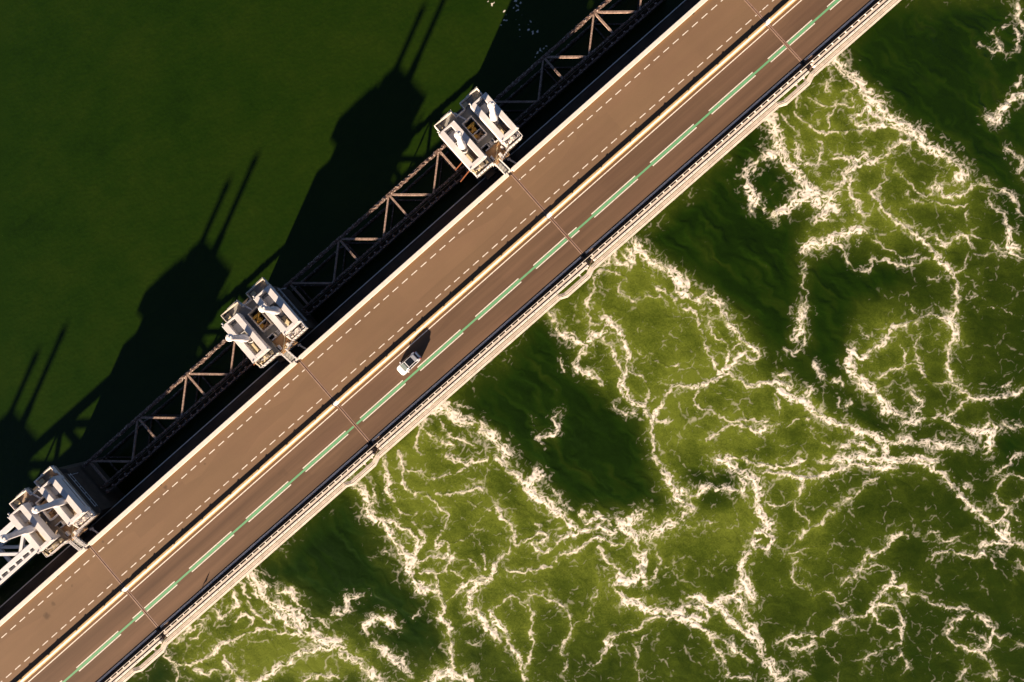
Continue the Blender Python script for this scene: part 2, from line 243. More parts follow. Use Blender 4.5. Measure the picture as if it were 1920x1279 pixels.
# ------------------------------------------------------------------ water
# each foam streak: width, strength, x0 y0 x1 y1 ... in the tile's own coordinates (tile origin, divisor)
FOAM = {
 (1280,0,3.0): """
60 .95 870 330 900 380 960 430 990 490 1050 540 1110 590 1130 640
60 .9 1130 640 1190 690 1260 720 1340 770 1370 810 1450 860 1510 900 1560 950 1570 990
25 .85 1440 1040 1450 1080 1490 1110 1560 1090 1620 1050 1700 1035 1780 1060 1840 1100 1880 1150 1900 1200
60 .95 480 660 520 720 540 790 560 860 590 930 650 980 700 1040 740 1080 800 1100
70 .9 740 1130 790 1110 850 1090
35 .75 800 1100 860 1050 920 990 950 940 1020 930 1100 890 1160 850 1220 800 1300 790
40 .8 870 880 930 890 1000 880 1030 890
15 .6 880 520 930 510 960 540 950 590 890 590 860 560 880 520
12 .5 700 540 770 590 850 600
15 .6 640 540 640 610 680 680 780 740 860 745 940 740 1020 735
12 .6 740 680 800 660 850 630 880 560
12 .6 830 660 820 720
30 .7 960 650 990 700 1050 720 1120 700 1180 720
22 .7 990 640 1040 600 1060 640 1120 650
20 .6 770 800 780 860 750 930 690 920 620 940
15 .7 1150 920 1140 1000 1100 1060 1060 1090 1130 1160 1180 1220 1240 1270
13 .6 1200 950 1250 1010 1310 1060 1380 1110 1400 1060 1440 990
13 .6 1250 1090 1310 1130 1400 1150 1500 1160 1590 1150
10 .5 1600 1170 1615 1240
25 .7 960 1000 930 1070 980 1130 1000 1200 1040 1210
45 .85 760 1240 830 1180 860 1160
18 .7 1730 1110 1750 1170 1800 1210 1830 1250
40 1 500 860 450 880 400 930 350 985 370 1060 390 1110 380 1170
25 .9 440 1090 420 1150 385 1185
48 1 720 1090 640 1130 580 1175 530 1210
9 .4 500 1090 510 1040 560 990 640 990 690 1040
8 .35 450 1150 470 1210 520 1260
18 .8 1680 240 1720 290 1780 300 1770 240 1750 190
13 .6 1800 150 1860 140 1890 200 1870 280 1800 300 1760 200
34 .8 1890 40 1900 110 1920 150
36 1 1710 655 1760 680 1800 620 1850 570 1910 530
10 .6 1780 650 1790 710
16 .6 1880 500 1900 430
30 .6 1800 830 1850 860 1900 900 1900 1000
30 .5 820 350 830 420 810 470 830 520
20 .5 560 640 600 700 650 760
30 .5 620 780 640 850 680 900
""",
 (640,426,3.0): """
50 .85 1640 60 1690 130 1760 200 1840 240 1900 290 1930 330
32 .9 1600 110 1650 150 1620 190 1590 150
34 .95 1160 470 1200 530 1240 590 1320 640 1370 680 1330 720 1320 780 1360 830 1430 850 1450 890
36 .85 1380 640 1440 600 1500 560 1480 520
26 .8 1500 520 1560 580 1600 650 1610 740 1580 830 1600 930 1650 990 1700 1000
24 .7 1390 420 1380 480 1400 520 1450 540
14 .6 1430 250 1420 330 1390 400
14 .7 1430 250 1520 250 1600 300 1560 350 1640 410 1700 380 1790 390
25 .8 1780 330 1830 380 1880 430 1900 470
18 .7 1480 620 1530 690 1560 760 1570 850
24 .7 1560 870 1580 950 1640 1000
9 .5 1650 690 1720 730 1800 770 1900 780
16 .6 1610 800 1690 860 1740 930 1700 990 1720 1060 1760 1100 1860 1090
13 .6 1540 980 1550 1020 1600 1050 1660 1040
22 .8 1900 880 1850 930 1800 980 1770 1060 1750 1150 1760 1260
9 .8 1235 740 1235 790 1255 815
24 1 1225 1050 1205 1090 1215 1130 1190 1165 1140 1180 1110 1180
14 .9 1110 1180 1115 1210 1140 1230
10 .25 1100 1110 1090 1060 1140 1040 1190 1080
55 .95 500 1020 600 1010 660 1080 760 1110 840 1170 900 1230 940 1270
22 .7 430 1110 480 1150 550 1200 620 1230
16 .7 480 1080 450 1130 420 1200 440 1270
14 .6 560 1100 600 1160 680 1200 740 1240
8 .45 600 980 680 1000 720 1030
8 .3 1060 1060 1090 1150 1110 1180
30 .5 1520 150 1500 200 1440 230
24 .55 1560 60 1540 130 1560 200 1620 220
""",
 (1280,426,3.0): """
40 .95 0 370 60 400 130 390 190 420 230 490 280 560 330 620
18 .9 330 620 380 670 430 700 400 740 330 720 270 770 200 820
14 .7 0 450 70 490 100 570 130 640 140 710 180 760 200 820
13 .7 150 520 160 590 210 640 260 660 270 720 250 760
11 .6 290 680 330 640
26 .85 0 880 80 890 170 870 240 820 310 850 360 890 430 880 500 870 560 880 600 890
16 .85 540 830 590 830 620 870 600 900 560 890
34 .95 560 930 620 970 690 970 700 1010 760 1050 830 1090 910 1110 980 1140 1060 1170 1130 1210 1150 1270
26 .7 720 900 690 960
11 .6 80 900 70 970 100 1020 190 1040 250 1090 330 1080 430 1090 530 1090 545 1020 530 940
22 .75 130 1210 190 1160 240 1130 310 1110 400 1150 470 1130 530 1100
11 .5 580 1130 640 1090 720 1080
9 .5 710 1130 760 1200 830 1240
50 .95 690 140 720 100 790 90 850 60 920 30 980 10
17 .75 830 80 900 120 930 190 960 240 1010 250 1060 220 1070 170
11 .5 960 60 980 120 1000 60
9 .5 1010 10 1070 60 1130 110 1190 130 1260 170 1330 150
22 .85 1250 0 1330 50 1390 110 1420 150
30 .95 1420 150 1470 210 1510 250
24 .8 1510 250 1540 320 1545 400 1540 480 1500 540 1530 590 1500 650
15 .8 1500 650 1490 740 1500 800 1530 860
16 .8 1070 180 1150 190 1220 210 1280 220 1340 190 1390 180
20 .7 1370 40 1430 60 1470 100 1530 70 1590 50 1620 120
12 .6 1600 170 1570 230 1530 270
11 .6 1620 40 1720 70 1750 110 1830 130 1920 180
30 .8 1840 0 1840 60 1850 130
24 .7 1850 100 1930 110
8 .45 1640 160 1720 150 1830 160
9 .7 690 200 670 300 700 350 690 430
40 1 680 450 665 500 675 560 615 625
22 .7 680 560 690 650 640 700
13 .8 570 685 640 715
13 .6 1290 430 1310 490
28 .85 1480 520 1420 490 1350 500 1280 540 1190 560 1150 620 1110 660 1050 690 1020 730 960 700 940 690
40 .95 1500 530 1550 580 1530 620
52 .95 940 750 960 810 1010 870 1070 920 1120 960 1150 1030
26 .7 1150 1030 1220 1050 1250 1040
26 .75 740 770 780 820 800 860 850 860 900 880
15 .75 1080 850 1150 820 1220 790 1290 770 1350 800 1390 860 1460 880 1530 880
9 .6 1230 650 1250 700 1240 740 1270 770
9 .6 1340 600 1310 680 1320 740 1360 790
16 .8 1530 880 1580 930 1600 970 1550 1020 1500 1050
18 .8 1600 950 1690 960 1780 960 1870 930 1930 890
22 .6 1800 900 1850 880
8 .6 1560 400 1620 410 1690 400
7 .4 1580 430 1680 460 1760 440 1830 470 1920 500
30 .75 1280 940 1340 970 1330 1040 1260 1100 1370 1080 1450 1060 1530 1110 1600 1140 1680 1160 1740 1130
30 .85 1700 1120 1740 1100 1740 1180 1710 1260
45 .65 1150 1230 1250 1200 1400 1210 1520 1230 1650 1250
30 .8 1800 1090 1850 1130
20 .6 1870 1110 1920 1120
36 .85 890 1240 960 1210 1030 1230 1080 1260
18 1 905 1000 935 995
7 .4 880 1010 860 960
8 .4 1380 290 1450 290 1440 255
8 .35 980 570 1000 590 1060 610
""",
 (640,852,3.0): """
24 .85 580 10 640 20 690 50 760 40 830 20
36 .85 890 20 940 90 1000 130 1050 150
44 .95 1120 105 1060 160 1050 210 1130 260 1200 310 1250 360 1300 410
26 .5 1150 160 1200 210 1240 270 1290 320
28 .8 240 20 260 110 270 190 290 260
16 .8 330 0 350 100 350 170 400 210 470 230 530 270 550 300
11 .6 370 90 450 100 560 130 660 100 700 80
14 .65 540 220 640 220 740 190 800 190
38 .95 80 180 140 220 150 300 190 360 260 420 320 500 360 560 400 580 390 650 420 720 460 770 530 760
28 .75 230 370 310 390 380 430 430 480 420 550
12 .6 120 280 130 340 180 390
20 .65 400 580 440 540 460 480 440 420 400 380
16 .7 550 300 600 330 590 400 550 460 530 540 560 500 600 490 600 560
22 .7 440 600 520 590 580 570
20 .7 450 660 520 660 590 650 620 580
30 .9 540 690 550 780 570 850 560 920 600 950 610 1020 620 1100 640 1190
16 .85 590 830 640 780 700 730 760 700 850 690
9 .6 620 650 680 700
32 .9 860 620 850 690 800 720 740 760 720 830 720 880 780 910 830 980 890 1040
24 .8 840 880 880 950 920 1020 960 1080 1000 1130 1010 1200 1040 1270
17 .7 1050 850 1070 920 1060 1030 1080 1080 1050 1140 1030 1200
10 .5 880 860 950 800 1030 850
13 .7 1060 800 1150 800 1220 840 1270 890 1300 960 1280 1040 1240 1100 1270 1150 1250 1220
14 .85 930 660 1020 660 1090 640 1200 630
13 .65 860 620 900 590 940 540 950 490
7 .45 640 270 700 270 780 300 840 320
26 .8 870 290 900 350 960 400 980 470 990 510
17 .95 990 500 1050 480 1120 440 1150 470 1120 500 1090 490 1080 520 1140 550 1190 530 1230 470
26 .9 1230 470 1300 450 1370 430 1450 410 1530 430
11 .6 1090 380 1120 420
20 .85 1200 590 1230 560 1290 550 1360 510 1430 470 1500 490 1580 510
30 1 1340 345 1400 330
22 .9 1440 335 1460 340
42 1 1560 390 1610 385 1660 345 1700 325
10 .85 1370 380 1430 360 1500 380 1560 410
50 .9 1590 410 1640 450 1680 520 1690 600 1680 680
30 .95 1680 690 1620 720 1570 690 1550 720 1560 780 1600 830
45 .85 1600 830 1680 850 1760 870 1850 890 1930 880
65 .65 1700 470 1760 430 1840 400 1917 360
18 .65 1780 540 1800 600 1770 660 1700 740
22 .75 1460 530 1470 580 1540 620 1570 680
8 .5 1440 660 1440 760 1410 850 1390 910 1310 970
15 .85 1930 920 1820 920 1730 930 1680 970 1600 1000 1520 1020 1480 1060 1510 1080 1530 1030
16 .7 1480 1080 1470 1150 1430 1190
11 .6 1660 1050 1660 1150 1680 1279
7 .35 1760 980 1680 1050
10 .7 1800 650 1860 600
40 .9 1770 20 1800 80 1850 160 1880 230 1917 260
32 .95 30 870 40 815 90 795 130 800
38 1 150 960 200 915 260 930 310 970
16 .7 130 960 160 1040
50 .85 0 1120 80 1160 160 1220 230 1290
45 .65 180 1060 260 1120 330 1170 400 1230
50 1 470 1290 560 1240 620 1225 720 1260
12 .4 180 590 240 550 270 560 250 620
9 .8 400 930 430 880
7 .4 630 1010 700 960 760 960 770 1000
7 .4 640 1040 740 1060 820 1020
22 .6 130 130 170 170 190 260
14 .55 560 480 640 500 700 480
14 .5 780 500 800 560 810 640
9 .45 700 580 740 610 780 660
10 .4 300 290 360 340 420 330
""",
 (1280,852,3.0): """
40 .95 200 20 270 60 330 110 400 140 420 200 420 270 450 330 490 390 480 430
22 .8 320 120 350 180 340 240
22 .9 430 110 520 100 590 110 690 140 760 130 830 100 900 80 960 50 1050 60 1130 80 1210 85
20 .8 240 20 340 30 400 60 500 60 580 60 640 50 680 20
42 .85 790 20 860 40 950 20 1050 10 1130 30 1200 40 1300 20 1370 40 1410 40
11 .6 690 150 640 250 650 320 700 370 710 410
8 .55 470 270 540 290 640 260
10 .6 830 150 850 170 880 190
18 .7 660 470 700 430 780 390 830 340 890 290 940 230 1010 190 1050 140 1110 120
24 .9 1340 60 1420 80 1480 130 1540 200 1590 270 1660 310 1710 360 1770 430 1820 470
22 1 1580 190 1600 185
16 .8 1760 380 1810 340 1830 290 1780 260 1770 200 1800 150 1840 120 1930 130
28 .85 1820 470 1830 400 1800 380
12 .6 1840 340 1900 380
10 .6 1850 270 1930 230
20 .7 1750 110 1830 50 1900 10
28 .9 0 200 60 230 130 190 200 180 300 210
36 .95 0 290 40 300
9 .5 0 400 80 400 170 370
24 1 410 430 480 460 500 500 460 540 410 530 400 490 440 490
40 1 380 540 350 600 330 680 380 760 400 820
30 .95 20 800 80 800 140 840 200 830 270 790 330 760
28 .95 0 870 60 850 120 880 140 930 80 920 30 930 -20 930
40 1 190 850 250 900 300 960 350 1000 420 1040
46 .8 320 820 350 900 390 970 420 1040 450 1110 490 1180 520 1260
18 .8 60 950 130 1000 190 1090 230 1160 260 1230
28 .75 130 1000 250 1060 330 1120 380 1170
12 .6 260 1240 380 1260
28 .75 540 1270 630 1230 690 1240
20 .65 520 1050 600 1030 700 1020 780 1020 830 980 870 980 850 960
22 .5 600 1080 680 1090 740 1060
10 .4 710 1100 740 1190
7 .4 760 1050 870 1170
14 .85 860 950 910 920 970 910 1020 910 1060 880 1100 930
26 .95 1060 870 1070 830 1120 780 1190 740 1240 740 1260 780
18 .9 1060 850 1130 840 1200 860 1235 920 1230 1000 1220 1060 1170 1090
12 .7 1100 940 1150 980 1220 970
13 .7 1260 780 1350 800 1430 840 1540 860 1620 880 1680 910 1740 960 1760 1010 1830 1030 1930 1080
8 .5 1200 720 1170 660 1100 620 1020 640
8 .7 950 690 970 690 970 710 950 710 950 690
15 .75 890 730 930 690 1000 660 1010 590 1050 550 1110 550 1170 500
20 .8 1170 500 1210 440 1260 450
12 .55 1260 450 1330 450 1430 440
8 .5 600 560 650 540 690 540 760 520
8 .55 640 600 620 650 640 710 710 750 720 800
9 .55 720 800 830 780 860 830 930 830 950 890 1000 910
16 1 1390 600 1430 560 1500 550 1600 565 1700 565
22 .8 1690 530 1760 500 1840 500 1930 510
10 .6 1740 590 1760 650
12 .65 1780 540 1850 590 1930 640
7 .4 1850 620 1870 720
14 .85 1580 915 1510 950 1520 980 1490 1030 1540 1070 1640 1100 1690 1130 1740 1190 1770 1260
13 .7 1650 930 1670 910 1720 960 1750 1010 1710 1090 1690 1110
11 .7 1610 1000 1660 1010 1710 1060
16 .6 1200 1150 1230 1130 1260 1190 1230 1250
8 .45 1000 1230 1020 1180 1060 1120 1150 1100
20 .7 1560 1270 1590 1210
14 .6 1700 1250 1760 1230
8 .4 1430 450 1480 490 1590 450
7 .4 1440 1120 1480 1130
10 .35 520 550 610 540
""",
 (0,852,3.0): """
50 .95 1400 660 1450 740 1480 800 1560 850 1640 890 1700 950 1760 1010 1820 1050 1900 1060
20 .75 1300 760 1340 820 1300 880 1250 920 1200 860
24 .95 920 1080 940 1140 990 1180 1060 1180 1130 1160 1200 1110 1260 1060
30 .95 990 1190 1000 1270
13 .7 1060 970 1020 1030 960 1060
13 .6 1060 1000 1110 960 1130 1010 1080 1040
16 .75 1260 1060 1330 1030 1420 1000 1500 980 1580 1000 1700 1020
34 1 1260 1160 1320 1230 1380 1290
32 1 1440 1290 1540 1220 1640 1160 1720 1110 1820 1090 1930 1090
14 .7 1170 940 1110 920 1080 880
32 1 1580 760 1650 780 1670 820
9 .7 1670 820 1720 890 1790 930
20 .7 1780 920 1840 970
26 .8 1870 900 1910 890
6 .35 1430 640 1550 700
26 .8 1520 850 1560 900 1640 960 1700 1010
18 .7 1400 830 1440 900 1520 930
24 .8 1700 1270 1800 1240 1917 1250
16 .6 1080 1210 1150 1230 1230 1220
13 .6 1320 930 1380 900 1420 950 1350 980
20 .5 1330 700 1380 760 1420 800
""",
}
# soft patches of smooth dark water (px polygons)
DARK = [
 [(1640,0),(1950,0),(1950,330),(1830,330),(1760,290),(1690,230),(1620,170),(1575,120)],
 [(1190,455),(1450,230),(1470,320),(1505,380),(1505,560),(1500,650),(1520,720),(1440,660),(1400,610),(1330,560),(1280,510)],
 [(1500,470),(1620,480),(1740,490),(1680,530),(1610,570),(1590,640),(1600,720),(1540,740),(1500,690)],
 [(840,770),(1030,595),(1060,640),(1100,700),(1200,780),(1230,860),(1250,950),(1180,975),(1080,960),(1000,900),(940,830)],
 [(470,1090),(650,920),(690,1000),(740,1080),(790,1110),(830,1200),(850,1240),(720,1220),(640,1150),(560,1110)],
 [(240,1290),(315,1225),(335,1290)],
 [(1500,700),(1600,740),(1680,800),(1660,830),(1580,780)],
 [(1290,880),(1390,860),(1390,920),(1310,960)],
 [(1380,240),(1440,240),(1460,300),(1500,370),(1460,420),(1380,420),(1330,380)],
 [(1830,300),(1930,300),(1930,420),(1880,420)],
 [(1855,790),(1930,760),(1930,900),(1860,880)],
]
# aerated pale green water: x y rx ry(px) amount
PALE = [
 (1600,200,70,60,.8),(1510,250,45,50,1.0),(1560,330,80,60,.8),(1640,330,90,60,.7),(1720,380,110,60,.5),
 (1150,520,70,45,1.0),(1120,590,60,40,.9),(1240,580,120,70,.8),(1290,700,110,90,.9),(1350,780,120,80,.9),(1230,640,60,60,.8),
 (770,850,80,50,1.0),(820,930,110,70,.9),(900,950,110,60,.8),(960,1060,140,80,.7),(860,1120,80,80,.6),(1060,1100,120,90,.55),
 (400,1150,80,50,1.0),(470,1220,110,50,1.0),(560,1240,90,40,1.0),(1370,880,70,40,.9),(1400,980,80,70,.75),(1330,1030,90,60,.6),
 (1240,960,80,50,.6),(1180,1080,100,90,.5),(1480,900,90,40,.7),(1580,880,50,25,.8),(1680,620,60,50,.55),(1620,650,50,40,.7),(1720,700,80,60,.5),
 (1560,1000,140,80,.3),(1520,1080,140,90,.35),(1760,640,60,60,.4),(1500,800,140,60,.6),(1250,800,60,60,.7),(1650,400,120,60,.5),(1780,430,90,60,.35),
]

_rng = np.random.default_rng(7)
_P = _rng.permutation(4096).astype(np.int64)
_ang = _rng.random(4096)*2*math.pi
_GX, _GY = np.cos(_ang).astype(np.float32), np.sin(_ang).astype(np.float32)
def perlin(x, y, seed=0):
    xi = np.floor(x).astype(np.int64); yi = np.floor(y).astype(np.int64)
    fx = (x-xi).astype(np.float32); fy = (y-yi).astype(np.float32)
    def g(ix, iy, dx, dy):
        h = _P[(_P[(ix+seed*131) & 4095] + iy*57+seed) & 4095]
        return _GX[h]*dx+_GY[h]*dy
    u = fx*fx*fx*(fx*(fx*6-15)+10); v = fy*fy*fy*(fy*(fy*6-15)+10)
    a = g(xi, yi, fx, fy); b = g(xi+1, yi, fx-1, fy); c = g(xi, yi+1, fx, fy-1); d = g(xi+1, yi+1, fx-1, fy-1)
    return (a+(b-a)*u) + ((c+(d-c)*u)-(a+(b-a)*u))*v
def fbm(x, y, n=4, seed=0, gain=.5):
    r = 0; a = 1; t = 0
    for i in range(n):
        r = r+a*perlin(x*2**i, y*2**i, seed+i); t += a; a *= gain
    return r/t
def ridge(x, y, seed):
    return 1-np.abs(perlin(x, y, seed))*2.2
_HX, _HY = _rng.random(4096).astype(np.float32), _rng.random(4096).astype(np.float32)
def cells(x, y, seed):
    """distance to the nearest cell wall of a random cell pattern"""
    xi = np.floor(x).astype(np.int64); yi = np.floor(y).astype(np.int64); fx = (x-xi).astype(np.float32); fy = (y-yi).astype(np.float32)
    f1 = np.full(x.shape, 9, np.float32); f2 = f1.copy()
    for i in (-1, 0, 1):
        for j in (-1, 0, 1):
            hh = _P[(_P[(xi+i+seed*131) & 4095]+(yi+j)*57+seed) & 4095]
            d = np.hypot(i+_HX[hh]-fx, j+_HY[hh]-fy); f2 = np.minimum(f2, np.maximum(f1, d)); f1 = np.minimum(f1, d)
    return (f2-f1)*.5
def sstep(a, b, x):
    t = np.clip((x-a)/(b-a), 0, 1); return t*t*(3-2*t)

def catmull(p, n=4):
    p = np.asarray(p, float)
    if len(p) < 3: return p
    q = np.vstack([2*p[0]-p[1], p, 2*p[-1]-p[-2]]); out = []
    for i in range(1, len(q)-2):
        for k in range(n):
            t = k/n; a, b, c, d = q[i-1], q[i], q[i+1], q[i+2]
            out.append(.5*((2*b)+(c-a)*t+(2*a-5*b+4*c-d)*t*t+(3*b-a-3*c+d)*t**3))
    out.append(p[-1]); return np.array(out)

def water_fields(X, Y, FOAM, DARK, PALE):
    """X,Y: world grid (rows = y).  returns foam 0..1, aeration 0..1, height"""
    x0, y0 = X[0,0], Y[0,0]; h = X[0,1]-X[0,0]
    S, T = st(X, Y)
    live = T > -6.0                                   # seaward side of the road
    # swirl: carry coordinates back along a divergence-free flow
    ax, ay = X.copy(), Y.copy(); e = .05
    def psi(x, y):
        return 3.0*perlin(x/9, y/9, 3)+1.1*perlin(x/3.7, y/3.7, 9)+.32*perlin(x/1.5, y/1.5, 17)
    for k in range(6):
        p = psi(ax, ay); vx = (psi(ax, ay+e)-p)/e; vy = -(psi(ax+e, ay)-p)/e
        ax = ax-vx*.55; ay = ay-vy*.55
    # wiggle used for the streaks
    wx = X+.75*perlin(X/2.6, Y/2.6, 31)+.42*perlin(X/1.05, Y/1.05, 41)
    wy = Y+.75*perlin(X/2.6+50, Y/2.6, 32)+.42*perlin(X/1.05+50, Y/1.05, 42)
    D = np.zeros_like(X); glow = np.zeros_like(X); band = np.zeros_like(X); AL = np.zeros_like(X); SN = np.zeros_like(X); SD = np.zeros_like(X); sid = 0
    for (ox, oy, sc), txt in FOAM.items():
        for ln in txt.strip().splitlines():
            v = [float(q) for q in ln.split()]
            if len(v) < 6: continue
            pts = np.array(v[2:]).reshape(-1, 2)
            gx, gy = px2w(ox+pts[:,0]/sc, oy+pts[:,1]/sc, 0)
            P = catmull(np.stack([gx, gy], 1)); w = max(v[0]/sc*.0922*.33, .10); I = v[1]; wb = 1.75*w+.03
            R = w*6+1.6; arc = 0.; sid += 1
            for a, b in zip(P[:-1], P[1:]):
                seg = math.hypot(b[0]-a[0], b[1]-a[1]); arc += seg
                i0 = int((min(a[0],b[0])-R-x0)/h); i1 = int((max(a[0],b[0])+R-x0)/h)+2
                j0 = int((min(a[1],b[1])-R-y0)/h); j1 = int((max(a[1],b[1])+R-y0)/h)+2
                i0, j0 = max(i0,0), max(j0,0); i1, j1 = min(i1,X.shape[1]), min(j1,X.shape[0])
                if i0 >= i1 or j0 >= j1: continue
                qx = wx[j0:j1,i0:i1]; qy = wy[j0:j1,i0:i1]; d = b-a; L = d@d+1e-9
                t = np.clip(((qx-a[0])*d[0]+(qy-a[1])*d[1])/L, 0, 1)
                r2 = (qx-a[0]-t*d[0])**2+(qy-a[1]-t*d[1])**2
                g = I*np.exp(-r2/(w*w)); s = D[j0:j1,i0:i1]; np.maximum(s, g, out=s)
                g = I*np.exp(-r2/(wb*wb)); s = band[j0:j1,i0:i1]; np.maximum(s, g, out=s)
                g = I*np.exp(-r2/((3.3*w+.42)**2)); s = glow[j0:j1,i0:i1]; m = g > s; s[m] = g[m]
                AL[j0:j1,i0:i1][m] = (arc-seg+t*seg)[m]; SD[j0:j1,i0:i1][m] = sid*3.7
                SN[j0:j1,i0:i1][m] = (((qx-a[0])*-d[1]+(qy-a[1])*d[0])/math.sqrt(L))[m]
    # aeration: pale near the plumes, dark between them
    pxx, pyy = w2px(X, Y, 0)
    nz = 26*perlin(X/7, Y/7, 61)+12*perlin(X/2.5, Y/2.5, 62)
    aer = .47-.15*sstep(1300, 1950, pxx+pyy*.35-250)
    aer = aer*(1+.60*fbm(ax/4.5, ay/4.5, 3, 71, .5))+.05*perlin(X/9, Y/9, 73)
    for cx, cy, rx, ry, a in PALE:
        q = ((pxx-cx+nz)/rx)**2+((pyy-cy+nz*.7)/ry)**2
        aer = aer+(1-aer)*a*.62*np.exp(-q*.8)
    aer = aer+.26*glow*(.6+.4*aer)
    qs = S+.5*(ax-X)+1.6*perlin(X/9, Y/9, 74); qt = T+.5*(ay-Y)
    streak = fbm(qs/2.0, qt/12, 2, 77)*1.3+.5*fbm(X/6, Y/6, 2, 78)
    calm = np.zeros_like(X)
    for poly in DARK:
        sd = np.full_like(X, 1e9); ins = np.zeros(X.shape, bool); n = len(poly)
        for i in range(n):
            (xa, ya), (xb, yb) = poly[i], poly[(i+1)%n]; dx, dy = xb-xa, yb-ya
            qx, qy = pxx+nz*.8, pyy+nz*.6
            t = np.clip(((qx-xa)*dx+(qy-ya)*dy)/(dx*dx+dy*dy+1e-9), 0, 1)
            sd = np.minimum(sd, np.hypot(qx-xa-t*dx, qy-ya-t*dy))
            c = ((ya > qy) != (yb > qy)) & (qx < dx*(qy-ya)/(dy+1e-9)+xa); ins ^= c
        m = sstep(-26, 42, np.where(ins, sd, -sd)+22*streak)
        aer = aer*(1-m)+(.075+.20*D+.20*glow**1.3+.34*np.clip(streak+.04, 0, 1)**1.3)*m; calm = np.maximum(calm, m)
    aer = np.clip(aer, 0, 1)
    # foam: nets of fine threads, drawn out along their streak, closing up where the streak is dense
    m = live; x, y = X[m], Y[m]; D1, bd, gl, ae = D[m], band[m], glow[m], aer[m]; al, sn, sd_ = AL[m], SN[m], SD[m]
    clump = fbm(x/1.5, y/1.5, 3, 91); c2 = fbm(x/4.5, y/4.5, 2, 93); vary = sstep(-.35, .30, fbm(x/3.2, y/3.2, 2, 127))
    na = al+.9*perlin(x/1.7, y/1.7, 121)+.25*perlin(x/.6, y/.6, 122)
    nn = sn+.55*perlin(x/1.9, y/1.9, 123)+.28*perlin(x/.8, y/.8, 125)+.10*perlin(x/.35, y/.35, 126)
    gx_ = x+.5*(ax[m]-x)+.30*perlin(x/.9, y/.9, 161)+.12*perlin(x/.4, y/.4, 162); gy_ = y+.5*(ay[m]-y)+.30*perlin(x/.9+40, y/.9, 161)+.12*perlin(x/.4+40, y/.4, 162)
    t1 = cells(na/1.9+sd_, nn/.85, 81)*1.0; t2 = cells(na/1.0+sd_, nn/.52, 83)*.62
    t6 = cells(gx_/1.25, gy_/1.25, 131)*1.25; t7 = cells(gx_/2.6, gy_/2.6, 133)*2.6
    B = np.clip(bd*(.45+.70*vary+.9*clump), 0, 1); G = np.clip(gl*(.75+.5*vary+.9*clump+.5*c2), 0, 1)
    def line(t, w): return np.exp(-(t/np.maximum(w, 1e-3))**2)
    foam = np.maximum(line(t1, .03+.075*B), .85*line(t2, .012+.062*B))*sstep(.08, .45, B)
    spine = line(np.abs(sn+.22*perlin(x/1.1, y/1.1, 171)+.1*perlin(x/.4, y/.4, 172)), .085)*sstep(.25, .6, D1+.5*(vary-.5))*(D1 > .08)*(.5+.5*vary)
    core = sstep(.60, 1.25, D1*(.55+.55*vary+1.2*clump)+.25*perlin(x/.42, y/.42, 97)+.2*perlin(x/1.0, y/1.0, 101))
    foam = np.maximum(np.maximum(foam, .9*spine), core*(.20+.80*sstep(.0, .12, .13-np.minimum(t2, t6)+.28*clump)))
    brk = sstep(-.3, .2, perlin(x/.9, y/.9, 141)+.6*perlin(x/.35, y/.35, 142))
    lace = np.maximum(line(t6, .055), line(t7, .07))*sstep(.14, .40, G)*sstep(-.20, .14, clump+.5*c2)
    wxx, wyy = wx[m]+.12*perlin(x/.4, y/.4, 163), wy[m]+.12*perlin(x/.4+9, y/.4, 163)
    t4 = cells(wxx/5.2, wyy/5.2, 95)*5.2; t5 = cells(wxx/2.4, wyy/2.4, 98)*2.4
    web = np.maximum(line(t4, .08)*sstep(-.28, .12, c2+.3*clump), .75*line(t5, .06)*sstep(-.08, .25, c2+.5*clump))*sstep(.12, .40, ae)*.50*brk
    mist = .05*sstep(.15, .8, gl)*sstep(-.3, .5, clump+.4*c2)
    f1_ = np.maximum(sstep(.12, .95, foam), np.maximum(sstep(.12, .95, lace)*.48*(.35+.65*brk), web))
    foam = np.zeros_like(X); foam[m] = np.clip(f1_+mist*(1-f1_), 0, 1)
    foam = np.where(live, foam, 0); aer = np.where(live, aer, .160+.12*fbm(S/16, T/9, 6, 151, .66)+.055*fbm(S/3.0, T/1.3, 4, 153, .6)+.025*sstep(-70, 10, S)-.04*sstep(-45, -95, T))
    # let small eddies curl the finished net, then cloud the water around it with fine bubbles
    bx, by = X.copy(), Y.copy()
    def psi2(x, y): return .55*perlin(x/2.3, y/2.3, 201)+.20*perlin(x/1.0, y/1.0, 203)
    for k in range(5):
        p = psi2(bx, by); vx = (psi2(bx, by+e)-p)/e; vy = -(psi2(bx+e, by)-p)/e; bx = bx-vx*.10; by = by-vy*.10
    fi = np.clip((bx-x0)/h, 0, X.shape[1]-1.01); fj = np.clip((by-y0)/h, 0, X.shape[0]-1.01)
    i0 = fi.astype(int); j0 = fj.astype(int); u = fi-i0; v = fj-j0
    foam = (foam[j0,i0]*(1-u)+foam[j0,i0+1]*u)*(1-v)+(foam[j0+1,i0]*(1-u)+foam[j0+1,i0+1]*u)*v
    foam = np.where(live, foam, 0)
    def blur(a, r):
        n = max(1, int(r/h))
        for ax_ in (0, 1):
            for _ in range(2):
                c = np.cumsum(np.pad(a, [(n+1, n) if q == ax_ else (0, 0) for q in (0, 1)], mode='edge'), axis=ax_)
                a = (np.take(c, range(2*n+1, c.shape[ax_]), ax_)-np.take(c, range(0, c.shape[ax_]-2*n-1), ax_))/(2*n+1)
        return a
    wide = blur(foam, 1.3); milk = .42*blur(foam, .45)+.40*wide
    foam = np.clip(foam*(.62+.62*sstep(.03, .42, wide)), 0, 1)
    aer = np.clip(aer+live*milk*(.55+.6*np.clip(.5+fbm(ax/1.8, ay/1.8, 3, 205), 0, 1)), 0, 1)
